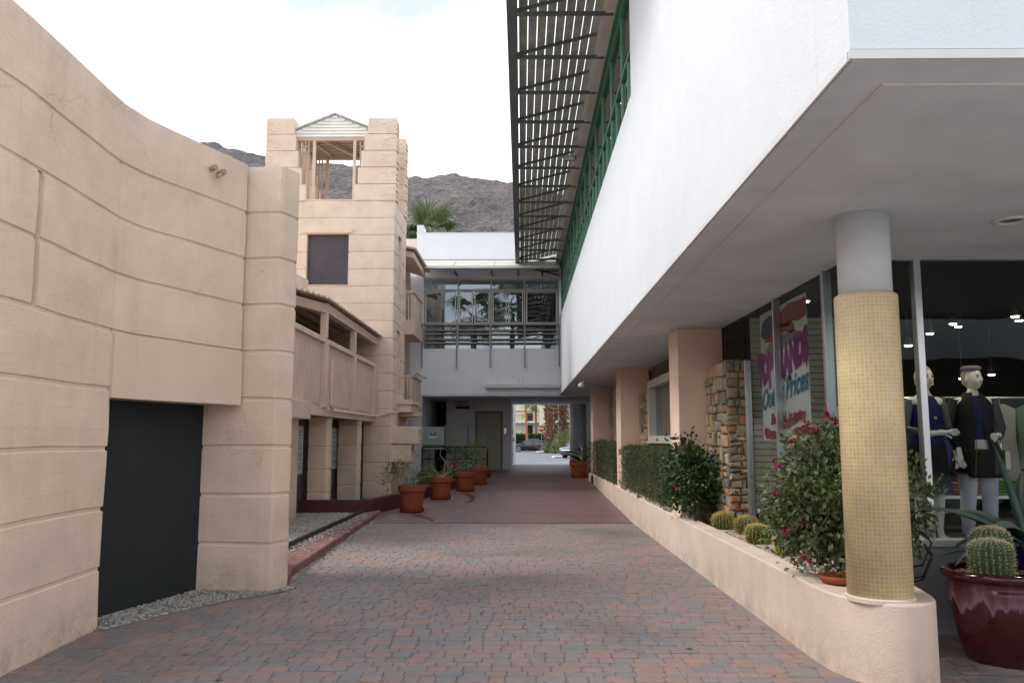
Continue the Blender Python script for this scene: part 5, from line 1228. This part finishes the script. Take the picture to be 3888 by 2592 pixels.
def mannequin(lb, loc, rz, larm, rarm, headyaw, lcurl=.3, rcurl=.3):
    t_ = thing('mannequin', lb, 'mannequin', loc, rz)
    v = Vector; V = [v((0, 0, .86)), v((0, -.005, 1.0)), v((0, 0, 1.14)), v((0, 0, 1.26)), v((0, .005, 1.33)), v((0, -.005, 1.395)), v((0, -.012, 1.44))]
    RAD = [(.15, .105), (.112, .088), (.135, .095), (.125, .075), (.055, .05), (.043, .043), (.040, .042)]; E = [(i, i + 1) for i in range(6)]
    for sx in (-1, 1):
        k = len(V); V += [v((sx * .085, 0, .78)), v((sx * .09, -.012, .62)), v((sx * .092, -.015, .46)), v((sx * .095, .012, .30)), v((sx * .098, .02, .10)), v((sx * .10, .0, .035)), v((sx * .108, -.10, .02))]
        RAD += [.088, .072, .053, .052, .030, .032, (.03, .018)]; E += [(0, k)] + [(k + i, k + i + 1) for i in range(6)]
    for sx, arm, cu in ((-1, larm, lcurl), (1, rarm, rcurl)):
        k = len(V); V += [v((sx * .165, 0, 1.29))] + [v(a) for a in arm[:3]]; RAD += [.046, .036, .033, .021]; E += [(3, k), (k, k + 1), (k + 1, k + 2), (k + 2, k + 3)]
        hand(V, E, RAD, k + 3, v(arm[2]), v(arm[3]), v(arm[4]), cu)
    body = skin_eval(V, E, RAD, 2); hm, T = head_mb((0, -.022, 1.50), headyaw, 0); body.add(hm.v, hm.f)
    body.build('body', MANQ, t_, smooth=True, local=True)
    for sx in (-1, 1):
        e = MB().lathe([(0, -.004), (.011, -.003), (.014, 0), (.011, .003), (0, .004)], 12, sx=1, sy=1); e.v = [tuple(T @ v((a * 1.0 + sx * .027, -.079 + c_ * .6 + .002, b * .42 + .012))) for a, b, c_ in e.v]; e.build('eye', EYEM, t_, local=True)
        e = MB().box(sx * .014, -.086, .030, sx * .040, -.082, .033); e.v = [tuple(T @ v((a, b + .012 * (abs(a) > .03), c_))) for a, b, c_ in e.v]; e.build('eyebrow', EYEM, t_, local=True)
    e = MB().lathe([(0, -.004), (.014, -.002), (.017, 0), (.014, .002), (0, .004)], 12); e.v = [tuple(T @ v((a, -.092 + c_, b * .35 - .052))) for a, b, c_ in e.v]; e.build('lips', LIP, t_, local=True)
    e = MB(); hv = []; e2, _ = head_mb((0, 0, 0)); 
    sel = [(p, i) for i, p in enumerate(e2.v[:44 * 35])]
    e.v = [tuple(T @ (v(p) * 1.07 + v((0, .012, .006)))) for p in e2.v[:44 * 35]]
    for f in e2.f[:44 * 34]:
        cc = sum((v(e2.v[i]) for i in f), v((0, 0, 0))) / 4
        if cc.z > .052 or (cc.y > .012 and cc.z > -.055): e.f.append(f); e.var.append(.5)
    e.build('hair', HAIR, t_, smooth=True, local=True)
    return t_, T
def rings(mb, L_, seg=28, wave=0., nw=9, cap=False):
    vs = []
    for (z, rx_, ry_, cy) in L_:
        for k in range(seg):
            a = 2 * math.pi * k / seg; w = 1 + wave * math.sin(nw * a) * (1 if wave else 0); vs.append((rx_ * w * math.cos(a), cy + ry_ * w * math.sin(a), z))
    fs = [(i * seg + k, i * seg + (k + 1) % seg, (i + 1) * seg + (k + 1) % seg, (i + 1) * seg + k) for i in range(len(L_) - 1) for k in range(seg)]; mb.add(vs, fs); return mb
# first mannequin: navy top, black skirt with blue hem, bent arm across the waist
m1, T1 = mannequin('blond mannequin behind the window mullion in a navy top and black skirt', (3.78, 7.85, .565), R(8),
    [(-.20, .01, 1.03), (-.10, -.16, .98), (.03, -.21, 1.0), (1, -.05, -.02), (0, 0, 1)], [(.235, .02, 1.03), (.27, -.03, .88), (.262, -.05, .80), (.05, -.1, -1), (0, -1, 0)], R(0))
rings(MB(), [(.80, .172, .125, 0), (.92, .165, .122, 0), (1.0, .138, .108, 0), (1.08, .145, .112, 0), (1.16, .158, .122, -.004), (1.24, .152, .105, 0), (1.29, .125, .085, 0), (1.335, .085, .066, 0)], wave=.012, nw=11).build('blouse', NVY, m1, smooth=True, local=True)
rings(MB(), [(.50, .205, .15, 0), (.58, .195, .145, 0), (.70, .185, .135, 0), (.82, .178, .13, 0), (.90, .168, .125, 0)], wave=.02, nw=9).build('skirt', BLK, m1, smooth=True, local=True)
rings(MB(), [(.44, .212, .155, 0), (.50, .206, .152, 0)], wave=.02, nw=9).build('skirt_hem', NVY, m1, smooth=True, local=True)
for sx, pts in ((-1, [(-.16, 0, 1.30), (-.20, .01, 1.03), (-.13, -.12, .99)]), (1, [(.16, 0, 1.30), (.235, .02, 1.03), (.262, -.02, .92)])):
    MB().tube(pts, [.048, .043, .036], 14).build('sleeve', SHEER, m1, smooth=True, local=True)
MB().lathe([(.018, -.003), (.021, 0), (.018, .003)], 16, (0, 0, 0)).fn(lambda x, y, z: (x * 1 - .078, z - .015, y + 1.455)).build('earring', GOLD, m1, local=True); MB().lathe([(.018, -.003), (.021, 0), (.018, .003)], 16).fn(lambda x, y, z: (x + .078, z - .015, y + 1.455)).build('earring', GOLD, m1, local=True)
MB().lathe([(0, -.004), (.016, 0), (0, .004)], 14).fn(lambda x, y, z: (x + .02, z - .125, y + 1.13)).build('pendant', GOLD, m1, local=True)
MB().tube([(-.005 + .024 * math.cos(a), -.205 + .0, 1.0 + .024 * math.sin(a)) for a in [k * .6 for k in range(12)]], .004, 6).build('bracelet', GOLD, m1, local=True)
MB().box(.19, -.16, .72, .215, -.155, .86).build('price_tag', M('white_tag', (.7, .7, .7), .6), m1, local=True)
# second mannequin
m2, T2 = mannequin('mannequin in a grey cap, long black coat and white trousers', (4.26, 7.9, .565), R(-8),
    [(-.215, .03, 1.03), (-.20, -.10, .88), (-.19, -.14, .80), (.05, -.3, -1), (1, 0, 0)], [(.225, .0, 1.04), (.15, -.17, .97), (.10, -.24, .97), (-.5, -.75, -.1), (0, 0, 1)], R(33))
rings(MB(), [(.90, .16, .12, 0), (1.0, .136, .106, 0), (1.1, .148, .112, 0), (1.18, .155, .12, 0), (1.26, .148, .10, 0), (1.34, .09, .068, 0)], wave=.01).build('blouse', NVY, m2, smooth=True, local=True)
co = MB(); vs = []; seg = 30
for (z, rx_, ry_, gap) in ((.62, .235, .175, .75), (.72, .225, .165, .7), (.85, .205, .15, .62), (.98, .172, .132, .55), (1.1, .160, .120, .5), (1.2, .168, .118, .42), (1.28, .160, .10, .38), (1.33, .11, .08, .5), (1.37, .075, .07, .8)):
    for k in range(seg + 1): a = -math.pi / 2 + gap / 2 + (2 * math.pi - gap) * k / seg; vs.append((rx_ * math.cos(a) * (1 + .02 * math.sin(7 * a)), ry_ * math.sin(a), z))
co.add(vs, [(i * (seg + 1) + k, i * (seg + 1) + k + 1, (i + 1) * (seg + 1) + k + 1, (i + 1) * (seg + 1) + k) for i in range(8) for k in range(seg)])
co.build('coat', BLK, m2, smooth=True, local=True)
for pts in ([(-.165, 0, 1.31), (-.215, .03, 1.03), (-.197, -.12, .85)], [(.165, 0, 1.31), (.225, 0, 1.04), (.13, -.195, .97)]): MB().tube(pts, [.052, .049, .043], 14).build('sleeve', BLK, m2, smooth=True, local=True)
rings(MB(), [(.80, .17, .125, 0), (.86, .172, .128, 0), (.93, .155, .118, 0)]).build('trouser_top', WPANTS, m2, smooth=True, local=True)
for sx in (-1, 1): MB().tube([(sx * .08, 0, .86), (sx * .088, -.01, .62), (sx * .092, -.015, .46), (sx * .096, .01, .30), (sx * .099, .018, .06)], [.105, .088, .072, .066, .055], 18).build('trouser_leg', WPANTS, m2, smooth=True, local=True)
cp = MB().lathe([(.075, 0), (.088, .012), (.09, .03), (.07, .045), (.0, .052)], 24); cp.v = [tuple(T2 @ Vector((a, b + .01, c_ + .075))) for a, b, c_ in cp.v]; cp.build('cap', M('grey_cap', (.22, .20, .22), .8), m2, smooth=True, local=True)
bgm = thing('handbag', 'black handbag with gold chain held before the white trousers', 'handbag', (4.23, 7.70, 1.35), R(-8))
MB().box(-.15, -.05, -.20, .17, .05, .06).build('bag_body', BLK, bgm, bevel=.03, seg=2, local=True)
for xx in (-.08, .12):
    ch_ = MB()
    for k in range(22): ch_.lathe([(.004, -.006), (.008, 0), (.004, .006)], 6, (xx + .0015 * k * (1 if xx > 0 else -1), -.058, .14 - .015 * k))
    ch_.build('chain', GOLD, bgm, local=True)
MB().box(.15, -.06, -.12, .19, -.055, .04).build('price_tag', FRAMEW, bgm, local=True)
# clothes on racks behind
rk = thing('clothes_rack', 'chrome clothes rack in the dim shop behind the mannequins', 'rack', (4.6, 9.2, .56))
MB().tube([(3.4, 9.2, .56), (3.4, 9.2, 1.95), (5.8, 9.2, 1.95), (5.8, 9.2, .56)], .015, 8).build('frame', ALU, rk)
GC = [(.30, .30, .29), (.40, .39, .37), (.05, .05, .07), (.03, .04, .16), (.25, .05, .06), (.35, .33, .3), (.10, .16, .10)]; GN = ['grey', 'off-white', 'charcoal', 'dark blue', 'dark red', 'beige', 'green']
pos = ['left end', 'second place', 'third place', 'fourth place', 'fifth place', 'sixth place', 'right end']
for k in range(7):
    g_ = thing('hanging_garment', GN[k] + ' garment on the shop rack, ' + pos[k] + ' of the row', 'garment', (3.6 + .33 * k, 9.2, 1.93), 0, 'garments hanging on the shop rack')
    vs = []; seg = 20; q_ = random.Random(k)
    for (z, rx_, ry_) in ((-.05, .05, .03), (-.1, .17, .05), (-.4, .15, .06), (-.75 - .1 * (k % 3), .19, .08)):
        for i in range(seg): a = 2 * math.pi * i / seg; w = 1 + .1 * math.sin(6 * a + k); vs.append((rx_ * w * math.cos(a), ry_ * w * math.sin(a), z))
    MB().add(vs, [(j * seg + i, j * seg + (i + 1) % seg, (j + 1) * seg + (i + 1) % seg, (j + 1) * seg + i) for j in range(3) for i in range(seg)]).build('cloth', M('garment_' + GN[k].replace('-', '_').replace(' ', '_'), GC[k], .8), g_, smooth=True, local=True)
    MB().tube([(0, 0, .03), (0, 0, -.05)], .004, 6).build('hook', ALU, g_, local=True)

# ================================================================== PALMS
def fan_palm(root, top, R_, nf, seed, trunk_r=.22, droop=1.):
    q = random.Random(seed); m_ = MB(); pt = MB(); top = Vector(top)
    for i in range(nf):
        az_ = i * 2.399 + q.uniform(-.2, .2); el_ = R(q.uniform(-35, 80)) if i > nf * .3 else R(q.uniform(-60, 10)); L_ = R_ * q.uniform(.45, .6)
        d = Vector((math.cos(az_) * math.cos(el_), math.sin(az_) * math.cos(el_), math.sin(el_))); c0 = top + d * L_; pt.tube([top, top + d * L_ * .6 + Vector((0, 0, .03)), c0], [.03, .02, .014], 5, cap=False)
        s_ = d.cross(Vector((0, 0, 1))).normalized(); up = s_.cross(d); nb = 24; v0 = q.random() * .5 + (.3 if el_ < 0 else 0)
        for k in range(nb):
            a = R(-115 + 230 * k / (nb - 1)); bd = (d * math.cos(a) + s_ * math.sin(a)).normalized(); Lb = R_ * .52 * (.75 + .25 * math.cos(a)) * q.uniform(.9, 1.1); w = .022 * R_ / 1.6
            p = c0.copy(); dd = bd.copy(); vs = []; wv = bd.cross(up).normalized()
            for t_ in range(5):
                ww = w * (1, 1.3, 1.1, .7, .1)[t_]; vs += [p - wv * ww, p + wv * ww]; dd = (dd + Vector((0, 0, -1)) * (.05, .12, .35, .75, .9)[t_] * droop * q.uniform(.7, 1.3)).normalized(); p = p + dd * Lb / 4
            m_.add(vs, [(2 * t_, 2 * t_ + 1, 2 * t_ + 3, 2 * t_ + 2) for t_ in range(4)], min(1, v0 + .25 * q.random()))
    m_.build('crown', LF_PALM, root); pt.build('frond_stalks', LF_PALM, root)
def palm_trunk(root, base, top, r0, r1, seed=0):
    q = random.Random(seed); n = 60; base = Vector(base); top = Vector(top)
    MB().tube([base.lerp(top, i / n) for i in range(n + 1)], [(r0 + (r1 - r0) * i / n) * (1 + .07 * (i % 2)) for i in range(n + 1)], 14).build('trunk', M('palm_bark', (.16, .12, .09), .9, bump=1, bscale=12, bdist=.05, fine=.3, finescale=15), root)
p1 = thing('fan_palm', 'fan palm crown showing above the white parapet beside the tower', 'palm tree', (-5.0, 44, .05)); palm_trunk(p1, (-5.0, 44, 0), (-5.0, 44, 12.4), .3, .22); fan_palm(p1, (-5.0, 44, 12.25), 2.5, 34, 3)
p2 = thing('fan_palm', 'fan palm crown half hidden behind the tower edge', 'palm tree', (-6.9, 43, .05)); palm_trunk(p2, (-6.9, 43, 0), (-6.9, 43, 11.9), .3, .22); fan_palm(p2, (-6.9, 43, 12.2), 2.2, 30, 8)

# ================================================================== FAR SIDE OF THE STREET
k_ = 125 / 95.; fx = lambda x: x * k_; fz = lambda z: 1.5 + (z - 1.5) * k_
ap = thing('apartment_building', 'cream motel-like building with balcony walkway across the street', 'building', (3, 125, 0))
APW = M('cream_stucco', (.62, .58, .44), .85, namt=.06)
MB().box(-14, 127, 0, 22, 134, 9.5).build('wall', APW, ap)
MB().box(-14, 125.2, fz(3.36), 22, 127, fz(3.52)).build('balcony_slab', FRAMEW, ap); MB().box(-14, 125.1, fz(4.58), 22, 125.3, fz(4.72)).build('orange_fascia', M('orange_paint', (.42, .13, .06), .7), ap)
MB().box(fx(2.03), 124.8, 0, fx(2.68), 126.9, 9.5).build('pier', APW, ap); MB().box(fx(6.6), 124.8, 0, fx(7.3), 126.9, 9.5).build('pier', APW, ap)
for (a, b, c_, d_, nm) in ((.62, 1.27, 2.05, 3.1, 'door'), (.6, 1.3, 3.6, 4.5, 'window'), (3.75, 4.18, 2.1, 3.15, 'window'), (3.75, 4.18, 3.7, 5.6, 'window'), (.62, 1.3, 5.0, 5.7, 'window'), (2.75, 3.3, 3.7, 5.6, 'window')):
    MB().box(fx(a), 126.9, fz(c_), fx(b), 127.05, fz(d_)).build(nm, DARKROOM, ap)
MB().box(fx(4.2), 126.85, fz(2.0), fx(4.28), 127.1, fz(5.7)).build('window_trim', FRAMEW, ap)
rl_ = MB(); rl_.box(-4, 125.28, fz(4.20), fx(2.0), 125.32, fz(4.24))
for k in range(18): rl_.box(-3 + .33 * k, 125.28, fz(3.5), -2.97 + .33 * k, 125.32, fz(4.6))
rl_.build('balcony_railing', DGREY, ap)
for (x_, z_) in ((-.2, 5.35), (-.2, 2.7)): MB().box(fx(x_), 126.9, fz(z_), fx(x_) + .18, 127.03, fz(z_) + .4).build('wall_light', FRAMEW, ap)
for (x_, z_) in ((0, 5.15), (0.05, 2.45)): MB().box(fx(x_), 126.9, fz(z_), fx(x_) + .35, 127.03, fz(z_) + .13).build('number_plate', CORR, ap)
for nm, x_ in (('yellow towel hung on the far balcony rail, left one', -.02), ('yellow towel hung on the far balcony rail, right one', 1.35)):
    tag(MB().hexa([(fx(x_), 125.0, fz(3.75)), (fx(x_) + .5, 125.0, fz(3.85)), (fx(x_) + .5, 125.06, fz(3.85)), (fx(x_), 125.06, fz(3.75)), (fx(x_) + .25, 125.0, fz(4.4)), (fx(x_) + .45, 125.0, fz(4.4)), (fx(x_) + .45, 125.06, fz(4.4)), (fx(x_) + .25, 125.06, fz(4.4))]).build('yellow_towel', M('yellow_cloth', (.5, .33, .05), .8)), nm, 'towel', 'yellow towels on the far balcony')
fh = thing('street_hedge', 'dark green hedge behind the black sedan', 'hedge', (0, 104, 0))
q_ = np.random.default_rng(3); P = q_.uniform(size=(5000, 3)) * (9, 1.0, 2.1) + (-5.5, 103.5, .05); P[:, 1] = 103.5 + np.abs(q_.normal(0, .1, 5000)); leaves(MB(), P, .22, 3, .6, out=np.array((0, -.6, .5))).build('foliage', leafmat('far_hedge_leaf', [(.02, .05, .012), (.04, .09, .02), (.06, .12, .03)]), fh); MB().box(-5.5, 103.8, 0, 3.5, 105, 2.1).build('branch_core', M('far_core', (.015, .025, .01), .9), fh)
def shaggy(lb, x0, x1, y, seed):
    t_ = thing('palm_trunk', lb, 'palm tree', ((x0 + x1) / 2, y, 0)); c = (x0 + x1) / 2; r_ = (x1 - x0) / 2
    MB().tube([(c, y, 0), (c, y, 9)], r_ * .8, 14).build('trunk', M('brown_trunk', (.13, .07, .04), .95, bump=1, bscale=6, bdist=.08), t_)
    q = np.random.default_rng(seed); n = 1500; a = q.uniform(0, 6.28, n); z = q.uniform(.2, 9, n); rr_ = r_ * (.85 + .2 * q.random(n)); P = np.stack([c + rr_ * np.cos(a), y + rr_ * np.sin(a), z], 1)
    o = np.stack([np.cos(a) * .8, np.sin(a) * .8, -np.ones(n) * .6], 1); leaves(MB(), P, .34, seed, .45, out=o).build('dry_skirt', M('dry_frond', (0, 0, 0), .9, ramp=[(.07, .03, .015), (.16, .075, .04), (.26, .16, .09), (.36, .30, .22)]), t_)
    return t_
s88 = 88 / 95.
shaggy('shaggy brown palm trunk just right of the stop sign', 2.72 * s88, 3.72 * s88, 88, 1); shaggy('shaggy brown palm trunk nearest the round white column', 4.35 * s88, 5.3 * s88, 89, 2)
up_ = thing('utility_pole', 'slightly leaning reddish wooden pole behind the sedan', 'pole', (.66, 98, 0)); MB().tube([(.72, 98, 0), (.36, 98, 7.5)], [.16, .13], 10).build('pole_shaft', M('red_wood_pole', (.33, .14, .07), .85), up_)
sp_ = thing('fan_palm', 'small fan palm with thin grey trunk before the far building', 'palm tree', (1.8, 110, 0)); palm_trunk(sp_, (1.9, 110, 0), (1.9, 110, 6.0), .16, .13); fan_palm(sp_, (1.9, 110, 6.3), 1.7, 22, 12)
sgn = thing('stop_sign', 'red octagonal STOP sign on a thin grey post', 'sign', (2.16, 90, .05))
MB().tube([(2.16, 90.05, .05), (2.16, 90.05, 2.3)], .035, 8).build('post', GREYM, sgn)
oc = lambda r_, y: [(2.16 + r_ * math.cos(R(22.5 + 45 * k)), y, 2.62 + r_ * math.sin(R(22.5 + 45 * k))) for k in range(8)]
def plate(r_, y0, y1): return MB().add(oc(r_, y0) + oc(r_, y1), [tuple(range(7, -1, -1)), tuple(range(8, 16))] + [(i, (i + 1) % 8, 8 + (i + 1) % 8, 8 + i) for i in range(8)])
plate(.40, 90.0, 90.02).build('sign_border', FRAMEW, sgn); plate(.375, 89.985, 89.998).build('sign_face', M('sign_red', (.50, .02, .02), .5), sgn)
tm = text_mb('STOP', .33, .004, bold=.012); tm.fn(lambda x, y, z: (x * .88 + 2.16, 89.975 - z, y + 2.62)); tm.build('sign_lettering', FRAMEW, sgn)
tag(MB().prism([(1.65, 88), (4.0, 89), (4.0, 92), (1.65, 92)], .04, .2).build('white_kerb', FRAMEW, bevel=.04), 'white painted kerb below the stop sign', 'kerb')
tag(MB().prism([(2.35, 65.5), (2.5, 65.1), (3.6, 65.9), (3.6, 67), (2.4, 66.4)], .04, .18).build('white_kerb', FRAMEW, bevel=.04), 'short white kerb beside the parked car wheel', 'kerb')
dz_ = thing('desert_plants', 'pale spiky desert shrub beside the stop sign', 'bush', (3, 87, 0)); q_ = random.Random(5); m_ = MB()
for k in range(240):
    a = q_.uniform(0, 6.28); blade(m_, (2.9 + q_.gauss(0, .35), 87 + q_.gauss(0, .3), .1 + .5 * q_.random()), a, R(q_.uniform(10, 85)), q_.uniform(.6, 1.3), .025, .3, q_.random(), n=3)
m_.build('spiky_leaves', leafmat('spiky_leaf', [(.10, .14, .07), (.18, .22, .12), (.28, .32, .20)]), dz_)
b4 = thing('street_bush', 'yellow-green rounded bush between the palm trunks', 'bush', (4.4, 86, 0)); bush(b4, (4.4, 86, 1.2), (.8, .6, 1.15), 2600, .13, leafmat('yellow_green_leaf', [(.08, .10, .02), (.16, .19, .05), (.3, .32, .1)]), 31, 50, base=(4.4, 86, .1))
b5 = thing('street_bush', 'low sprawling bush in front of the white kerb', 'bush', (3.3, 84, 0)); bush(b5, (3.5, 84, .55), (.7, .5, .5), 1200, .12, LF_BOUG, 32, 30, base=(3.5, 84, .1))

def car(lb, loc, rz, paint):
    t_ = thing('parked_car', lb, 'car', loc, rz)
    st_ = [(-2.42, .42, .62, .70), (-2.36, .28, .74, .80), (-2.1, .22, .90, .88), (-1.3, .20, .97, .91), (-.6, .20, .985, .915), (.6, .20, .96, .915), (1.2, .20, .94, .91), (1.9, .22, .84, .88), (2.25, .28, .72, .80), (2.38, .42, .58, .68)]
    vs = []
    for (x, z0, z1, w) in st_:
        h = z1 - z0; sec = [(w * .9, z0), (w, z0 + h * .3), (w * 1.0, z0 + h * .62), (w * .95, z0 + h * .93), (w * .80, z1)]
        sec = [(a, b) for a, b in sec] + [(-a, b) for a, b in reversed(sec)]; vs += [(x, a, b) for a, b in sec]
    m_ = 10; fs = [(i * m_ + k, i * m_ + (k + 1) % m_, (i + 1) * m_ + (k + 1) % m_, (i + 1) * m_ + k) for i in range(len(st_) - 1) for k in range(m_)] + [tuple(range(m_)), tuple((len(st_) - 1) * m_ + k for k in range(m_))]
    bd = MB().add(vs, fs).build('body', paint, t_, smooth=True, local=True)
    gs = [(-1.75, .93, .78), (-1.25, 1.25, .70), (-.75, 1.44, .63), (-.1, 1.49, .61), (.35, 1.42, .62), (.8, 1.2, .68), (1.3, .93, .76)]; vs = []
    for (x, zt, w) in gs: vs += [(x, .84, .90), (x, w, zt - .02), (x, w * .7, zt), (x, -w * .7, zt), (x, -w, zt - .02), (x, -.84, .90)]
    MB().add(vs, [(i * 6 + k, i * 6 + k + 1, (i + 1) * 6 + k + 1, (i + 1) * 6 + k) for i in range(6) for k in range(5)]).build('windows', M('car_glass', (.05, .07, .075), .08, coat=.5), t_, local=True)
    rf_ = MB(); 
    for i in range(1, 5):
        a, b = gs[i], gs[i + 1]; rf_.hexa([(a[0], -a[2], a[1]), (b[0], -b[2], b[1]), (b[0], b[2], b[1]), (a[0], a[2], a[1]), (a[0], -a[2] * .9, a[1] + .02), (b[0], -b[2] * .9, b[1] + .02), (b[0], b[2] * .9, b[1] + .02), (a[0], a[2] * .9, a[1] + .02)])
    for sy in (-1, 1):
        for (i, j) in ((0, 1), (5, 6)): rf_.bar((gs[i][0], sy * .81, gs[i][1]), (gs[j][0], sy * gs[j][2], gs[j][1]), .05, .05)
        rf_.bar((-.25, sy * .83, .92), (-.22, sy * .64, 1.46), .06, .03)
    rf_.build('roof', paint, t_, local=True); TY = M('tyre', (.012, .012, .012), .9); RM = M('wheel_rim', (.55, .55, .57), .3, metal=.8)
    for x in (-1.4, 1.4):
        for sy in (-1, 1):
            w_ = MB().lathe([(.20, -.11), (.31, -.11), (.335, -.08), (.335, .08), (.31, .11), (.20, .11)], 28).fn(lambda a, b, c_: (a + x, sy * .80 + c_, b + .335)).build('wheel', TY, t_, local=True)
            rm_ = MB(); rm_.lathe([(.0, -.02), (.05, -.02), (.05, .03), (.0, .03)], 12); 
            for k in range(5):
                a = 2 * math.pi * k / 5
                for o_ in (-.12, .12): rm_.bar((.04 * math.cos(a), .04 * math.sin(a), .01), (.20 * math.cos(a + o_), .20 * math.sin(a + o_), .01), .03, .03)
            rm_.lathe([(.20, -.03), (.235, -.03), (.235, .03), (.20, .03), (.2, -.03)], 28)
            rm_.fn(lambda a, b, c_: (a + x, sy * .90 + c_ * .6, b + .335)).build('rim', RM, w_, local=True); w_.parent = t_
    for sy in (-1, 1):
        MB().box(1.95, sy * .55, .62, 2.26, sy * .82, .76).build('headlight', M('headlight_lens', (.6, .62, .65), .15), t_, bevel=.03, local=True); MB().box(-2.36, sy * .5, .70, -2.2, sy * .82, .84).build('taillight', M('tail_red', (.35, .02, .02), .2), t_, bevel=.03, local=True)
        for x in (-.75, .25): MB().box(x, sy * .912, .78, x + .17, sy * .935, .81).build('door_handle', ALU, t_, local=True)
        MB().box(.75, sy * .86, .93, .93, sy * 1.04, 1.06).build('side_mirror', paint, t_, bevel=.03, local=True)
        MB().bar((-1.5, sy * .865, .93), (1.1, sy * .865, .93), .02, .03).build('chrome_strip', ALU, t_, local=True)
    return t_
BLKP = M('black_car_paint', (.006, .006, .008), .12, coat=.8, namt=.02)
car('black sedan parked across the street behind the stop sign', (1.05, 95.5, .06), R(180), BLKP)
car('dark car whose front wheel shows beside the round white column', (4.75, 65.0, .06), R(238), M('dark_grey_car_paint', (.05, .06, .08), .12, coat=.8))

# ================================================================== BEHIND THE CAMERA (seen mirrored in the glass)
opp = thing('arcade_building', 'dark brown arcade building across the courtyard entrance, mirrored in the glass', 'building', (0, -22, 0))
OW = M('brown_stucco', (.16, .125, .10), .85)
for xx in range(-17, 22, 4): MB().box(xx, -22, 0, xx + .6, -21.4, 3.2).build('arcade_pier', OW, opp)
MB().box(-18, -22.05, 3.2, 22, -21.3, 4.6).build('arcade_beam', OW, opp); MB().box(-18, -26, -.02, 22, -25.8, 4.9).build('back_wall', DARKROOM, opp); MB().box(-18, -25.8, 4.602, 22, -21.3, 4.8).build('roof', OW, opp)
p3 = thing('fan_palm', 'tall fan palm mirrored in the bridge windows, left one', 'palm tree', (-4.2, -12, 0)); palm_trunk(p3, (-4.2, -16, 0), (-4.2, -16, 11.8), .3, .2); fan_palm(p3, (-4.2, -16, 12.2), 3.2, 30, 4)
p4 = thing('fan_palm', 'tall fan palm mirrored in the bridge windows, right one', 'palm tree', (-.8, -14, 0)); palm_trunk(p4, (-.8, -17, 0), (-.8, -17, 12.6), .3, .2); fan_palm(p4, (-.8, -17, 13.0), 3.4, 30, 5)

# fallen leaves and petals on the pavers
LM_ = M('dry_leaf', (.16, .10, .04), .8); q_ = random.Random(12)
spots = [(-1.9, 5.4, 'dark', 'left of centre near the photograph edge'), (-2.35, 6.0, 'dark', 'near the black door'), (-.35, 7.4, 'dry', 'in the middle of the near pavers'), (1.2, 6.2, 'dry', 'between the courtyard centre and the planter'), (1.75, 6.9, 'pink', 'beside the planter wall'), (1.6, 5.5, 'pink', 'nearest the rounded planter end'), (-2.0, 7.9, 'dry', 'beside the wall end pier'), (.7, 8.8, 'dry', 'farther up the pavers, right of centre')]
for (x_, y_, k_, lb) in spots:
    a = q_.uniform(0, 6.28); s_ = .035 if k_ != 'pink' else .02; c_, n_ = math.cos(a), math.sin(a); f_ = lambda u, v, w: (x_ + u * c_ - v * n_, y_ + u * n_ + v * c_, .006 + w)
    tag(MB().add([f_(-s_, 0, 0), f_(0, s_ * .5, .006), f_(s_, 0, .002), f_(0, -s_ * .5, .007)], [(0, 1, 2), (0, 2, 3)]).build('fallen_petal' if k_ == 'pink' else 'fallen_leaf', FLOW if k_ == 'pink' else LM_), ('fallen pink petal on the pavers ' if k_ == 'pink' else 'small fallen leaf on the pavers ') + lb, 'petal' if k_ == 'pink' else 'leaf')

shf = thing('display_shelf', 'low dark display shelf with folded clothes behind the mannequins', 'shelf', (4.4, 8.75, .56))
MB().box(3.3, 8.6, .90, 5.6, 8.95, .93).build('shelf_board', ALU, shf)
for x_ in (3.32, 5.55): MB().box(x_, 8.62, .56, x_ + .04, 8.93, .898).build('leg', ALU, shf)
FC = [(.30, .30, .30), (.40, .38, .34), (.06, .07, .2), (.3, .08, .08), (.12, .26, .08), (.35, .36, .4)]; FN = ['grey', 'beige', 'blue', 'red', 'green', 'pale blue']
for k in range(6):
    fm_ = MB(); q_ = random.Random(k + 40)
    for j in range(4 + k % 3): fm_.box(3.42 + .36 * k + q_.uniform(-.01, .01), 8.66, .932 + .032 * j, 3.68 + .36 * k + q_.uniform(-.01, .01), 8.9, .960 + .032 * j)
    tag(fm_.build('folded_clothes', M('folded_' + FN[k].replace(' ', '_') + '_cloth', FC[k], .85), bevel=.008), 'pile of folded ' + FN[k] + ' clothes on the shelf behind the mannequins', 'clothes', 'folded clothes on the shop shelf')
